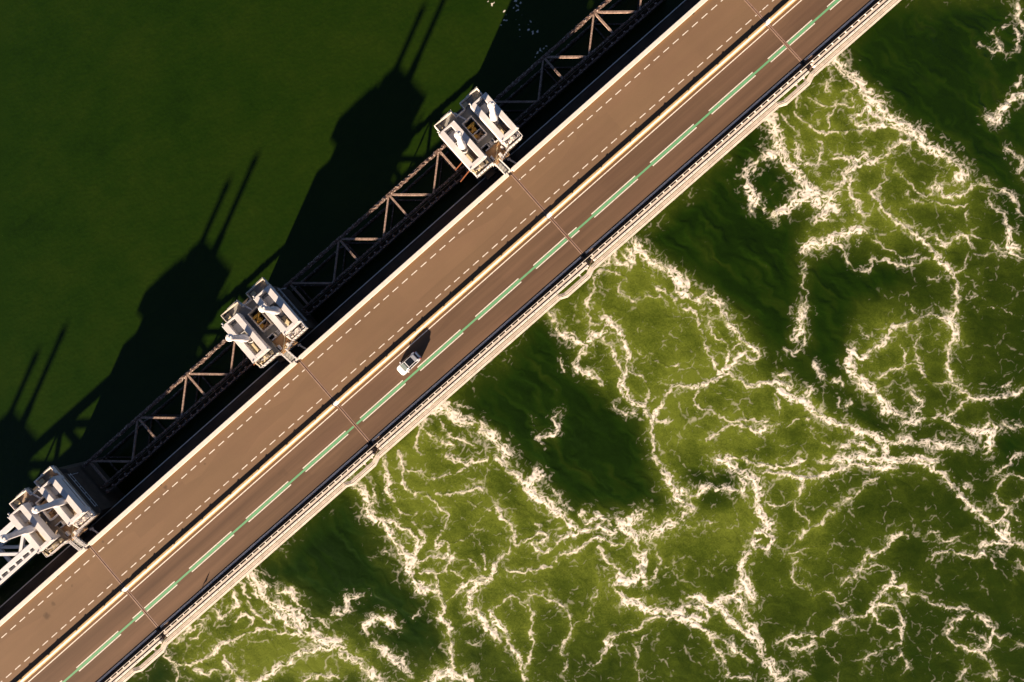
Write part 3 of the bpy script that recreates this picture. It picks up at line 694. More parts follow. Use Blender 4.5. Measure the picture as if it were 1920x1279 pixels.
    # a sparse drift of flecks behind the weir at the top
    fl = perlin(X/.42, Y/.42, 101)*sstep(-.1, .3, perlin(X/1.7, Y/1.7, 103))
    m = np.zeros_like(X)
    for cx, cy, r in ((955,22,26),(985,55,24),(1003,85,20),(930,8,18)):
        m = np.maximum(m, np.exp(-((pxx-cx)**2+(pyy-cy)**2)/(r*r)))
    foam = np.maximum(foam, sstep(.17, .30, fl*m**.4)*(m > .2))
    hgt = live*.45*(.10*D+.30*fbm(X/5.0, Y/5.0, 3, 111)*sstep(-6, 6, T)+.10*fbm(ax/2.2, ay/2.2, 3, 113)*sstep(.1,.5,aer+glow)+.10*foam*perlin(X/.6, Y/.6, 115))
    hgt = hgt+calm*(.13*perlin(qs/2.1, qt/10, 181)+.030*perlin(qs/.9, qt/6, 183))*(.4+.6*sstep(-.3, .3, perlin(X/8, Y/8, 185)))
    hgt = hgt+(1-live)*(.030*fbm(S/2.6, T/1.5, 3, 187)+.016*perlin(S/.7, T/.5, 189))
    return foam, aer, hgt
def water_material():
    m = bpy.data.materials.new("sea_water"); m.use_nodes = True; nt = m.node_tree; L = nt.links.new
    p = nt.nodes["Principled BSDF"]; p.inputs["IOR"].default_value = 1.33
    def attr(n):
        a = nt.nodes.new("ShaderNodeAttribute"); a.attribute_name = n; return a.outputs["Fac"]
    foam, aer = attr("foam"), attr("aeration")
    geo = nt.nodes.new("ShaderNodeNewGeometry")
    def noise(scl, det, ro=.6):
        n = nt.nodes.new("ShaderNodeTexNoise"); n.inputs["Scale"].default_value = scl; n.inputs["Detail"].default_value = det; n.inputs["Roughness"].default_value = ro
        L(geo.outputs["Position"], n.inputs["Vector"]); return n.outputs[0]
    def ma(a, mul, add):
        q = nt.nodes.new("ShaderNodeMath"); q.operation = 'MULTIPLY_ADD'
        for i, x in enumerate((a, mul, add)):
            if isinstance(x, (int, float)): q.inputs[i].default_value = x
            else: L(x, q.inputs[i])
        return q.outputs[0]
    sc_ = nt.nodes.new("ShaderNodeVectorMath"); sc_.operation = 'SCALE'; sc_.inputs[3].default_value = 4.6; L(geo.outputs["Position"], sc_.inputs[0])
    fl = nt.nodes.new("ShaderNodeVectorMath"); fl.operation = 'FLOOR'; L(sc_.outputs[0], fl.inputs[0])
    wn = nt.nodes.new("ShaderNodeTexWhiteNoise"); wn.noise_dimensions = '2D'; L(fl.outputs[0], wn.inputs[0])
    fine = ma(wn.outputs[0], .38, ma(noise(5.5, 2, .9), .62, 0.0)); mid = noise(.12, 4)
    cr = nt.nodes.new("ShaderNodeValToRGB"); e = cr.color_ramp.elements
    e[0].position = 0; e[0].color = (.0018,.0052,.0004,1); e[1].position = 1; e[1].color = (.088,.112,.0125,1)
    for pos, c in ((.12,(.0062,.0172,.0006,1)), (.35,(.0145,.0255,.0016,1)), (.65,(.036,.053,.0042,1))):
        q = e.new(pos); q.color = c
    # grain of small ripples and slow drifts of plankton
    g = ma(fine, .5, .75); g2 = ma(mid, 1.4, .30)
    k = nt.nodes.new("ShaderNodeMath"); k.operation = 'MULTIPLY'; L(g, k.inputs[0]); L(g2, k.inputs[1])
    L(ma(aer, k.outputs[0], 0.0), cr.inputs[0])
    ff = ma(noise(3.2, 5, .8), .5, -.25)
    f2 = nt.nodes.new("ShaderNodeMath"); f2.operation = 'ADD'; L(foam, f2.inputs[0]); L(ma(ff, foam, 0.0), f2.inputs[1])
    fr = nt.nodes.new("ShaderNodeMapRange"); fr.inputs[1].default_value = .03; fr.inputs[2].default_value = .95; fr.clamp = True; L(f2.outputs[0], fr.inputs[0])
    mx = nt.nodes.new("ShaderNodeMix"); mx.data_type = 'RGBA'; L(fr.outputs[0], mx.inputs[0]); L(cr.outputs[0], mx.inputs[6]); mx.inputs[7].default_value = (.60,.54,.47,1)
    L(mx.outputs[2], p.inputs["Base Color"])
    L(ma(fr.outputs[0], .7, .22), p.inputs["Roughness"])
    p.inputs["Specular IOR Level"].default_value = .35
    b = nt.nodes.new("ShaderNodeBump"); b.inputs["Strength"].default_value = .25; b.inputs["Distance"].default_value = .05
    L(noise(3.0, 5, .7), b.inputs["Height"]); L(b.outputs[0], p.inputs["Normal"])
    return m
def build_water():
    h = .115; xs = np.arange(-98, 98, h); ys = np.arange(-67, 67, h); X, Y = np.meshgrid(xs, ys)
    foam, aer, hg = water_fields(X, Y, FOAM, DARK, PALE)
    edge = np.minimum(np.minimum(X-xs[0], xs[-1]-X), np.minimum(Y-ys[0], ys[-1]-Y)); fade = np.clip(edge/4, 0, 1); hg = hg*fade; foam = foam*fade; aer = .15+(aer-.15)*fade
    ny, nx = X.shape; co = np.stack([X, Y, hg], -1).reshape(-1, 3).astype(np.float32)
    idx = np.arange(nx*ny).reshape(ny, nx)
    q = np.stack([idx[:-1,:-1], idx[:-1,1:], idx[1:,1:], idx[1:,:-1]], -1).reshape(-1, 4)
    # the open sea beyond, out to the horizon
    x0, x1, y0, y1 = xs[0], xs[-1], ys[0], ys[-1]; R = 9000.0; n = len(co)
    ext = np.array([(x0,y0,0),(x1,y0,0),(x1,y1,0),(x0,y1,0),(-R,-R,0),(R,-R,0),(R,R,0),(-R,R,0)], np.float32)
    co = np.vstack([co, ext]); qe = np.array([(n+4,n+5,n+1,n),(n+5,n+6,n+2,n+1),(n+6,n+7,n+3,n+2),(n+7,n+4,n,n+3)]); q = np.vstack([q, qe]).astype(np.int32)
    me = bpy.data.meshes.new("water"); me.vertices.add(len(co)); me.vertices.foreach_set("co", co.ravel())
    me.loops.add(q.size); me.loops.foreach_set("vertex_index", q.ravel()); me.polygons.add(len(q))
    me.polygons.foreach_set("loop_start", np.arange(0, q.size, 4, dtype=np.int32)); me.polygons.foreach_set("use_smooth", np.ones(len(q), bool))
    for nme, arr, rest in (("foam", foam, 0.0), ("aeration", aer, .15)):
        a = me.attributes.new(nme, 'FLOAT', 'POINT'); a.data.foreach_set("value", np.concatenate([arr.ravel(), np.full(8, rest)]).astype(np.float32))
    me.update(calc_edges=True); me.validate()
    me.materials.append(water_material())
    o = bpy.data.objects.new("water", me); sc.collection.objects.link(o); return tag(o, kind="structure")
build_water()

# ------------------------------------------------------------------ bridge spans
JS = [-122.0, -76.3, -30.5, 15.0, 60.95, 106.8]         # expansion joints (over the piers)
ZR = 10.0
WHERE = ["in the lower left corner", "from lower left pier to middle pier", "from middle pier to upper right pier",
         "from upper right pier to the last joint", "in the top right corner"]
G = .45                                                 # half gap at a joint
for k in range(5):
    s0, s1 = JS[k]+.06, JS[k+1]-.06; w = WHERE[k]
    b = thing("bridge_span", "concrete road bridge span over water, "+w, "bridge", (s0+s1)/2, -14.5, 0, "spans of the road bridge")
    O = ((s0+s1)/2, -14.5, 0)
    MB().sweep([(-24.95,9.35),(-5.0,9.35),(-5.0,9.94),(-24.95,9.94)], s0, s1).build("deck_slab", M['girder'], b, origin=O)
    MB().sweep([(-21.5,4.6),(-9.5,4.6),(-8.0,9.33),(-23.0,9.33)], s0, s1).build("box_girder", M['girder'], b, origin=O)
    g0, g1 = s0+G, s1-G
    m = MB().sweep([(-5.88,9.9),(-5.52,9.9),(-5.52,10.70),(-5.88,10.68)], g0, g1)
    m.build("footway_kerb", M['pink_concrete'], b, .02, origin=O)
    m = MB().sweep([(-5.32,9.9),(-4.99,9.9),(-4.99,10.78),(-5.02,10.82),(-5.29,10.82),(-5.32,10.78)], g0+.1, g1-.1)
    x = g0+.5
    while x < g1: m.lathe(x, -5.12, [(.05,10.815),(.05,10.85),(.03,10.86)], 8, 1); x += 1.55
    m.build("cover_strip", [M['white_concrete'], M['joint']], b, origin=O)
    # ragged rusty seam between kerb and cover strip
    m = MB(); x = g0
    while x < g1:
        d = random.uniform(.5, 1.6); a = random.uniform(.0, .08); m.box(x, min(x+d, g1), -5.515, -5.325, 9.9, 10.1+random.uniform(0,.3)+(.35 if random.random() < .12 else 0)); x += d
    m.build("seam_filling", M['rust'], b, origin=O)
    # outer cable duct, bowed out beside each pier
    path = [(s0-.05, 0, 0), (s1-7.35, 0, 0), (s1-6.25, .50, .45), (s1-1.55, .50, .45), (s1-.35, 0, 0), (s1+.05, 0, 0)]
    secs = []
    for (s, dout, din) in path:
        ti, to = -4.88+din, -4.0+dout
        secs.append([(s,ti,10.05),(s,ti,10.34),(s,ti+(to-ti)*.42,10.46),(s,ti+(to-ti)*.46,10.36),(s,ti+(to-ti)*.58,10.36),(s,ti+(to-ti)*.62,10.44),(s,to,10.40),(s,to,10.05)])
    m = MB(); n = 8; m.v = [(a,-b_,c) for q in secs for a, b_, c in q]
    for i in range(len(secs)-1):
        for j in range(n): m.f.append((i*n+j, i*n+(j+1)%n, (i+1)*n+(j+1)%n, (i+1)*n+j)); m.m.append(0)
    m.f += [tuple(range(n)), tuple(range((len(secs)-1)*n, len(secs)*n))]; m.m += [0,0]
    m.build("cable_duct", M['pink_concrete'], b, origin=O)
    # brackets that carry the duct
    x = s0+1.0
    while x < s1-.6:
        bow = s1-7 < x < s1-.8
        MB().box(x-.12, x+.12, -5.0, -3.9 if bow else -4.3, 9.75, 10.04).build("duct_bracket", M['pale_concrete'], b, origin=O); x += 1.55 if bow else 4.65

    # left parapet with its drain holes
    p = thing("parapet", "white parapet on the left road edge, "+w, "parapet", (s0+s1)/2, -24.6, ZR, "white parapets on the left road edge")
    O = ((s0+s1)/2, -24.6, ZR)
    MB().sweep([(-24.98,9.95),(-24.30,9.95),(-24.30,10.05),(-24.33,10.62),(-24.90,10.62),(-24.98,10.5)], g0, g1).build("wall", M['white_concrete'], p, origin=O)
    for q0, q1 in ((s0-.06, g0), (g1, s1+.06)): MB().box(q0, q1, -24.88, -24.62, 9.95, 10.55).build("end_piece", M['white_concrete'], p, origin=O)
    for x in (s0+15.2, s0+38.2): MB().box(x, x+.32, -24.30, -24.16, 10.0, 10.03).build("drain", M['dark'], p, origin=O)

    # median crash barrier
    p = thing("crash_barrier", "low ochre topped median barrier, "+w, "barrier", (s0+s1)/2, -15.5, ZR, "median barriers between the carriageways")
    O = ((s0+s1)/2, -15.5, ZR)
    MB().sweep([(-15.66,9.95),(-14.95,9.95),(-14.95,10.06),(-15.13,10.14),(-15.36,10.60),(-15.40,10.66),(-15.60,10.66),(-15.64,10.6)], g0, g1, 0).build("wall", [M['lichen']], p, origin=O)
    MB().sweep([(-15.135,10.15),(-15.335,10.58),(-15.315,10.60),(-15.115,10.16)], g0, g1).build("pale_face", M['white_concrete'], p, origin=O)  # paler strip laid on the sloping face of the wall
    MB().sweep([(-15.62,9.97),(-15.0,9.97),(-15.2,10.2),(-15.36,10.56),(-15.58,10.56)], s0-.06, g0).build("end_piece", M['pale_concrete'], p, origin=O)
    MB().sweep([(-15.62,9.97),(-15.0,9.97),(-15.2,10.2),(-15.36,10.56),(-15.58,10.56)], g1, s1+.06).build("end_piece", M['pale_concrete'], p, origin=O)
    x = s0+5.0
    while x < s1-1: MB().box(x, x+.16, -15.60, -15.46, 10.64, 10.78).build("reflector", M['black_rubber'], p, origin=O); x += 6.1

    # railing on the right, one post every 1.36 m
    p = thing("guard_railing", "pale railing on the right road edge, "+w, "railing", (s0+s1)/2, -6.0, ZR, "railings on the right road edge")
    O = ((s0+s1)/2, -6.0, ZR)
    MB().box(s0-.06, s1+.06, -6.17, -6.09, 10.74, 10.82).build("top_rail", M['pink_concrete'], p, origin=O)
    MB().box(g0, g1, -6.15, -6.11, 9.95, 10.735).build("face_plate", M['galv'], p, origin=O)
    post = MB().box(-.085, .085, -.16, .16, -.1, 0.01).box(-.05, .05, -.10, -.04, -.75, -.1).build("post", M['pale_concrete'], p)
    x = s0+.9; first = True
    while x < s1-.6:
        q = post if first else post.copy()
        if not first: sc.collection.objects.link(q); q.parent = p
        q.location = (x-O[0], -(-6.0-O[1]), 10.80-O[2]); first = False; x += 1.36

# kerb beside the railing, sloping back from the road
m = MB()
for k in range(5):
    x = JS[k]+.5
    while x < JS[k+1]-.5:
        e = min(x+5.7, JS[k+1]-.5); m.sweep([(-7.09,9.95),(-6.78,9.95),(-6.78,10.335),(-7.06,10.165),(-7.09,10.12)], x, e-.03); x += 5.7
tag(m.build("kerb", M['concrete']), kind="structure")
# carriageways and their paint
def road(name, t0, t1, m_):
    m = MB()
    for k in range(5): m.box(JS[k]+.25, JS[k+1]-.25, t0, t1, 9.945, ZR)
    o = m.build(name, m_, origin=None); return tag(o, kind="structure")
O0 = None
r1 = road("parallel_road", -24.32, -15.6, M['asphalt_left']); r2 = road("road", -15.0, -6.05, M['asphalt_right'])
def flat(m, s0, s1, t0, t1, z=ZR+.004): m.add([(s0,t0,z),(s1,t0,z),(s1,t1,z),(s0,t1,z)], [(0,1,2,3)])
def clear(s0, s1):
    """cut a marking where it would cross a joint"""
    out = [(s0, s1)]
    for j in JS:
        nx_ = []
        for a, b in out:
            if b < j-.45 or a > j+.45: nx_.append((a, b))
            else:
                if a < j-.6: nx_.append((a, j-.3))
                if b > j+.6: nx_.append((j+.3, b))
        out = nx_
    return out
mk = MB()
for k in range(5):
    for tt, ph in ((-22.78, .50), (-17.39, .90)):
        x = JS[k]+ph
        while x < JS[k+1]-.5:
            for a, b in clear(x, x+1.22): flat(mk, a, b, tt-.068, tt+.068)
            x += 2.02
    flat(mk, JS[k]+.4, JS[k+1]-.4, -14.51, -14.36)
gm = MB()
for k in range(-9, 10):
    a = -16.79+12.35*k; b = a+9.2; jit = 0
    for q0, q1 in clear(a, b):
        flat(mk, q0, q1, -11.06, -10.905); flat(mk, q0, q1, -10.365, -10.21)
    for q0, q1 in clear(a-.02, b+.0):
        if k in (0, -4): 
            c = a+.35*(b-a) if k == -4 else a-1.2
        flat(gm, q0, q1, -10.86, -10.41)
    for q0, q1 in clear(b+.01, a+12.33): flat(gm, q0, q1, -10.79, -10.47)
tag(mk.build("lane_markings", M['paint']), kind="structure"); tag(gm.build("green_centre_marking", M['green_paint']), kind="structure")

# ------------------------------------------------------------------ expansion joints
JW = ["beside the lower left pier", "beside the middle pier, nearest the white car", "beside the upper right pier", "near the top edge of the photo"]
for i, j in enumerate(JS[1:5]):
    p = thing("expansion_joint", "pair of brown steel strips crossing the road "+JW[i], "expansion joint", j, -15, ZR, "expansion joints across the road"); O = (j, -15, ZR)
    m = MB().box(j-.27, j+.27, -24.3, -6.0, 9.9, 9.965); m.build("seam", M['dark'], p, origin=O)
    for t0, t1 in ((-24.25,-15.66), (-14.95,-7.1)):
        MB().box(j-.235, j-.06, t0, t1, 9.9, 10.003).build("steel_strip", M['joint_pale'], p, origin=O)
        MB().box(j+.06, j+.235, t0, t1, 9.9, 10.003).build("steel_strip", M['joint'], p, origin=O)

# ------------------------------------------------------------------ weir beam below the bridge
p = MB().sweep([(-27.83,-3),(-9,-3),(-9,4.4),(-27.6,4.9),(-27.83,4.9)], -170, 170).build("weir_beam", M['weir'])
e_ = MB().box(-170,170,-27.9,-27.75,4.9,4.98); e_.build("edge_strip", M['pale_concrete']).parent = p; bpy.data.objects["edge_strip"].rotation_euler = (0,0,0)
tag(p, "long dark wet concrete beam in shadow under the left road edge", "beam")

# ------------------------------------------------------------------ piers of the storm surge barrier
PIERS = [j+.1 for j in JS[0:4]]
def make_pier():
    P = thing("barrier_pier", "", "pier", 0, 0, 0, "piers of the storm surge barrier")
    B = lambda m, *a, **k: m.build(*a, P, **k)
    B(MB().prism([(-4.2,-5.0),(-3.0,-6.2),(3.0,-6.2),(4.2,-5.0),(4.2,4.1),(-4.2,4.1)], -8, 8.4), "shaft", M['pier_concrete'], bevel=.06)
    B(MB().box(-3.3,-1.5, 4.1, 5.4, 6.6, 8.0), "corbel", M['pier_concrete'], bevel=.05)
    # platform: slab with a hole for the well and a sunken landing
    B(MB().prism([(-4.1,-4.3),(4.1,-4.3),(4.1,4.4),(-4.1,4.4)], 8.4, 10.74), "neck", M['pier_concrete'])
    m = MB().box(-4.65,-1.2,-4.55,4.75,10.75,11.3).box(1.7,4.65,-4.55,4.75,10.75,11.3).box(-1.2,1.7,-4.55,-2.95,10.75,11.3).box(-1.2,-.9,-2.95,.6,10.75,11.3).box(.85,1.7,-2.95,.6,10.75,11.3)
    m.box(-1.2,1.7,.6,1.75,10.75,11.3).box(-.02,1.1,1.75,2.5,10.4,10.9)
    B(m, "platform", M['floor'])
    B(MB().box(-1.2,1.7,2.5,5.2,10.1,10.76), "landing", M['rust_floor'])
    B(MB().box(-1.15,-.05,1.8,2.45,9.3,9.5).box(1.12,1.68,1.8,2.45,9.3,9.5), "hatch", M['dark'])
    m = MB()
    for i in range(4): m.box(.30,.85,1.75+.2*i,1.92+.2*i,11.2-.17*i,11.26-.17*i)
    B(m, "stair", M['steel_white'])
    B(MB().box(-1.25,-.02,1.68,1.8,11.3,11.75).box(-.12,.0,1.8,2.5,10.9,11.7).box(1.08,1.2,1.75,2.5,10.9,11.7).box(1.08,1.66,2.42,2.5,10.9,11.6).box(-.9,-.1,2.45,2.52,10.9,11.6), "hatch_wall", M['steel_white'])
    # landing bays on the lake side
    for nm, a, b in (("bay", .9, 4.6), ("bay", -4.45, -.85)):
        B(MB().box(a, b, -5.8, -4.56, 10.7, 11.2), "bay_floor", M['floor'])
        w = MB().box(a,b,-5.86,-5.74,11.2,12.0).box(a,a+.12,-5.74,-4.56,11.2,12.0).box(b-.12,b,-5.74,-4.56,11.2,12.0)
        B(w, "bay_parapet", M['pale_concrete'], bevel=.02)
        B(MB().box(a+.25,a+1.05,-5.6,-4.85,11.2,11.55).box(a+2.1,a+2.5,-4.9,-4.6,11.2,11.6), "equipment_box", M['box_beige'], bevel=.03)
        B(MB().bar((a+1.5,-5.95,11.9),(b+.05,-5.95,11.9),.06).bar((a+1.5,-5.95,11.5),(b+.05,-5.95,11.5),.05).bar((b,-5.95,11.0),(b,-5.95,12.1),.06).bar((a+1.5,-5.95,11.0),(a+1.5,-5.95,11.9),.06), "rail", M['galv'])
    # parapets of the main platform
    w = MB().box(-.85,.9,-4.62,-4.5,11.3,12.1).box(-4.7,-4.58,-4.5,4.7,11.3,11.7).box(4.58,4.7,-4.5,4.7,11.3,11.7)
    w.box(-4.7,-1.3,4.66,4.8,11.3,12.0).box(1.8,4.7,4.66,4.8,11.3,12.0)
    B(w, "parapet", M['pale_concrete'], bevel=.02)
    B(MB().bar((-.75,-5.25,11.9),(-.05,-3.2,11.9),.22), "davit_arm", M['steel_white'], bevel=.04)
    # machine well
    w = MB().box(-1.02,-.88,-3.08,.74,11.3,12.25).box(.83,.97,-3.08,.74,11.3,12.25).box(-.88,.83,-3.08,-2.94,11.3,12.25).box(-.88,.83,.6,.74,11.3,12.25)
    B(w, "well_wall", M['pale_concrete'], bevel=.03)
    B(MB().box(-.9,.85,-2.95,.6,8.4,8.6), "well_floor", M['rust_floor'])
    m = MB().box(-.85,.8,-2.35,-1.95,11.0,11.9).box(-.85,.3,-1.6,-1.15,10.8,11.75).box(-.8,-.3,-1.0,-.1,10.7,11.6).tube((-.55,-1.3,11.8),(.45,-2.1,11.9),.13).bar((-.2,-1.9,11.7),(.1,-.9,11.5),.2)
    B(m, "winch", M['yellow'], bevel=.04)
    B(MB().box(-.85,.8,-.5,.55,10.3,10.9).box(-.8,-.2,-.4,.5,10.9,11.5).bar((-.8,.4,11.7),(.75,-.4,11.7),.16).tube((.35,.15,10.9),(.35,.15,11.6),.2), "gearbox", M['rust_floor'], bevel=.03)
    B(MB().box(-.9,.85,-.72,-.6,11.2,11.9), "cross_beam", M['steel_white'])
    # two box frames with a lifting cylinder in each
    for a0, a1, o0, o1, cs in ((1.65,4.9,2.6,3.98,3.22), (-4.95,-1.7,-3.97,-2.6,-3.36)):
        m = MB().box(a0,o0,-3.9,3.62,12.25,13.6).box(o1,a1,-3.9,3.62,12.25,13.6).box(o0,o1,-3.9,-3.62,12.25,13.597).box(o0,o1,3.05,3.62,12.25,13.597)
        for q in (a0+.1, a1-.6):
            for t_ in (-3.8, 2.9): m.box(q,q+.5,t_,t_+.6,11.3,12.26)
        fr = B(m, "lifting_frame", M['steel_white'], bevel=.035)
        k = MB()
        for t_ in (-3.78, 3.5):
            for q in (a0+.12, a1-.12): k.lathe(q, t_, [(.10,13.6),(.10,13.72),(.06,13.75)], 8)
        k.box(a1-.02,a1+.12,3.3,3.75,13.0,13.5).box(a0-.1,a0+.02,3.3,3.72,13.0,13.45).tube((a0+.25,-4.3,13.2),(a0+.25,-3.95,13.2),.12).tube((a0+.05,-4.35,13.2),(a0+.45,-4.35,13.2),.05)
        k.build("lug", M['galv'], fr)
        B(MB().box(o0+.02,o1-.02,-3.0,-1.55,11.3,12.75), "cover_plate", M['steel_grey'], bevel=.02)
        B(MB().box(o0,o1,-3.62,-3.0,11.35,11.5), "slot", M['dark'])
        B(MB().tube((o0+.25,-3.3,12.2),(o1-.2,-3.3,12.2),.09).tube((o0+.25,-3.3,11.5),(o0+.25,-3.3,12.3),.1).tube((o1-.25,-3.3,11.5),(o1-.25,-3.3,12.3),.1), "pipe", M['steel_white'])
        B(MB().box(o0+.12,o0+.85,.85,2.45,11.3,11.75), "equipment_box", M['box_beige'], bevel=.04)
        B(MB().box(o1-.42,o1-.15,-1.5,-1.1,11.3,12.3).box(o1-.3,o1-.08,1.1,2.2,11.3,11.9).bar((o0+.95,.9,11.9),(o0+.95,2.5,11.9),.09).tube((o1-.5,2.4,11.3),(o1-.5,2.4,11.8),.12), "fitting", M['joint'])
        c = MB().lathe(cs, -.05, [(.70,11.3),(.70,11.55),(.62,11.56),(.62,14.9),(.58,15.15),(.46,15.35),(.45,19.15)], 28)
        cy = B(c, "lifting_cylinder", M['steel_white'], smooth=True)
        h = MB().lathe(cs, -.05, [(.45,19.15),(.57,19.2),(.585,19.55),(.54,19.68),(.40,19.8),(.05,19.82)], 28)
        for q in range(8): h.box(cs+.46*math.cos(q*.785)-.04, cs+.46*math.cos(q*.785)+.04, -.05+.46*math.sin(q*.785)-.04, -.05+.46*math.sin(q*.785)+.04, 19.66, 19.80)
        h.bar((cs+.12,-.05,19.85),(cs+.45,.1,19.85),.10).tube((cs,-.05,19.8),(cs,-.05,19.95),.14)
        h.build("cap", M['steel_cap'], cy, smooth=True)
        # service clutter on the sea side of the frame
        m = MB().box(a0+1.0,a0+2.35,3.72,4.35,11.3,12.15).box(a0+.35,a0+.75,3.7,4.2,11.3,12.4).box(a1-.55,a1-.2,3.7,4.3,11.3,11.9).bar((a0+.1,3.7,12.7),(a0+.25,4.6,12.4),.2)
        B(m, "equipment_box", M['box_beige'] if a0 < 0 else M['pale_concrete'], bevel=.03)
        m = MB()
        for z in (12.45, 12.75):
            m.bar((a0+.2,4.86,z),(a1-.1,4.86,z),.06)
            m.bar((a1-.1 if a0 > 0 else a0+.1,3.75,z),(a1-.1 if a0 > 0 else a0+.1,4.86,z),.06)
        q = a0+.2
        while q < a1: m.bar((q,4.86,11.4),(q,4.86,12.8),.06); q += .62
        m.bar((a0+.9,3.66,13.3),(a1-.6,3.66,13.3),.09).bar((a0+.9,4.0,12.5),(a1-.6,4.4,12.2),.12)
        B(m, "rail", M['steel_white'])
    m = MB()
    for z in (11.5, 11.85, 12.15): m.bar((-1.9,4.8,z),(-1.2,5.25,z),.06)
    for q in (-1.9, -1.55, -1.2): m.bar((q,4.8+.45*(q+1.9)/.7,10.6),(q,4.8+.45*(q+1.9)/.7,12.2),.07)
    B(m, "landing_rail", M['steel_white'])
    m = MB()
    for z in (11.5, 11.85, 12.15): m.bar((.15,5.25,z),(1.75,4.8,z),.06)
    for q in (.15, .55, .95, 1.35, 1.7): m.bar((q,5.25-.28*(q-.15),10.6),(q,5.25-.28*(q-.15),12.2),.07)
    B(m, "landing_rail", M['steel_white'])
    for q in ((.35,.8,4.3,4.9,10.6,11.7), (-.9,-.55,3.6,4.4,10.6,11.3), (1.2,1.5,3.6,4.1,10.6,11.4)): B(MB().box(*q), "cabinet", M['steel_white'], bevel=.03)
    B(MB().bar((-1.0,5.0,11.3),(.9,3.2,11.1),.12).box(-.4,.6,4.5,4.75,10.6,10.95), "landing_fitting", M['box_beige'])
    m = MB().bar((-6.9,2.6,7.6),(-4.2,2.2,7.9),.15).bar((-6.3,.6,7.6),(-4.2,.4,7.9),.13); B(m, "guide_bar", M['orange'])
    m = MB().bar((4.9,-3.4,9.6),(5.9,-2.9,9.4),.08)
    for z in (9.7, 10.3): m.bar((5.0,-3.6,z),(5.0,3.4,z),.07)
    for q in range(6): m.bar((4.6,-3.4+1.3*q,9.7),(5.0,-3.4+1.3*q,9.7),.06).bar((5.0,-3.4+1.3*q,9.7),(5.0,-3.4+1.3*q,10.35),.05)
    B(m, "side_walkway_rail", M['galv'])
    return P
p0 = make_pier()
PL = ["white barrier pier left of the photo, casting the leftmost twin mast shadow", "lower left white barrier pier beside the raised pale gate",
      "middle white barrier pier with two lifting cylinders, left of the white car", "upper right white barrier pier with two lifting cylinders, nearest the top of the photo"]
for i, s in enumerate(PIERS):
    o = p0 if i == 0 else copy_tree(p0)
    x, y = xy(s, -32.0); o.location = (x, y, 0); o['label'] = PL[i]
    rr = random.Random(40+i)
    for c in o.children:                                # no two piers are kept quite alike
        kd = c.name.split('.')[0]
        if i and kd in ('equipment_box', 'fitting', 'cabinet', 'landing_fitting', 'winch', 'gearbox'):
            c.location = (rr.uniform(-.16,.16), rr.uniform(-.16,.16), 0)
        if i == 1 and kd in ('winch', 'platform', 'bay_floor'):
            c.material_slots[0].link = 'OBJECT'; c.material_slots[0].material = M['rust_floor'] if kd == 'winch' else M['floor_stained']
        if i == 2 and kd in ('well_wall', 'bay_parapet'):
            c.material_slots[0].link = 'OBJECT'; c.material_slots[0].material = M['pink_concrete']

FL = ["", "small railed footbridge from the lower left pier to the road", "small railed footbridge from the middle pier to the road", "small railed footbridge from the upper right pier to the road"]
def make_foot():
    F = thing("footbridge", "", "footbridge", 0, 0, 0, "footbridges between piers and road")
    MB().add([(-1.15,-1.9,10.75),(-.2,-1.9,10.75),(.0,.25,10.3),(-1.0,.25,10.3),(-1.15,-1.9,10.6),(-.2,-1.9,10.6),(.0,.25,10.15),(-1.0,.25,10.15)],
             [(0,1,2,3),(7,6,5,4),(0,4,5,1),(1,5,6,2),(2,6,7,3),(3,7,4,0)]).build("deck", M['floor'], F)
    for a, b in ((-1.2,-1.05), (-.18,.03)):
        m = MB()
        for dz in (.45, .8, 1.1): m.bar((a,-2.0,10.72+dz),(b,.25,10.25+dz),.08)
        for q in range(5): m.bar((a+(b-a)*q/4,-2.0+2.25*q/4,10.72-.47*q/4),(a+(b-a)*q/4,-2.0+2.25*q/4,11.85-.47*q/4),.06)
        m.build("handrail", M['steel_white'], F)
    MB().tube((1.3,-1.6,8.9),(1.9,.3,9.0),.14).tube((1.05,-1.7,8.9),(1.55,-1.5,8.9),.2).build("lamp_bracket", M['pale_concrete'], F)
    return F
f0 = make_foot()
for i in (1, 2, 3):
    o = f0 if i == 1 else copy_tree(f0); x, y = xy(PIERS[i]-.0, -25.0); o.location = (x, y, 0); o['label'] = FL[i]

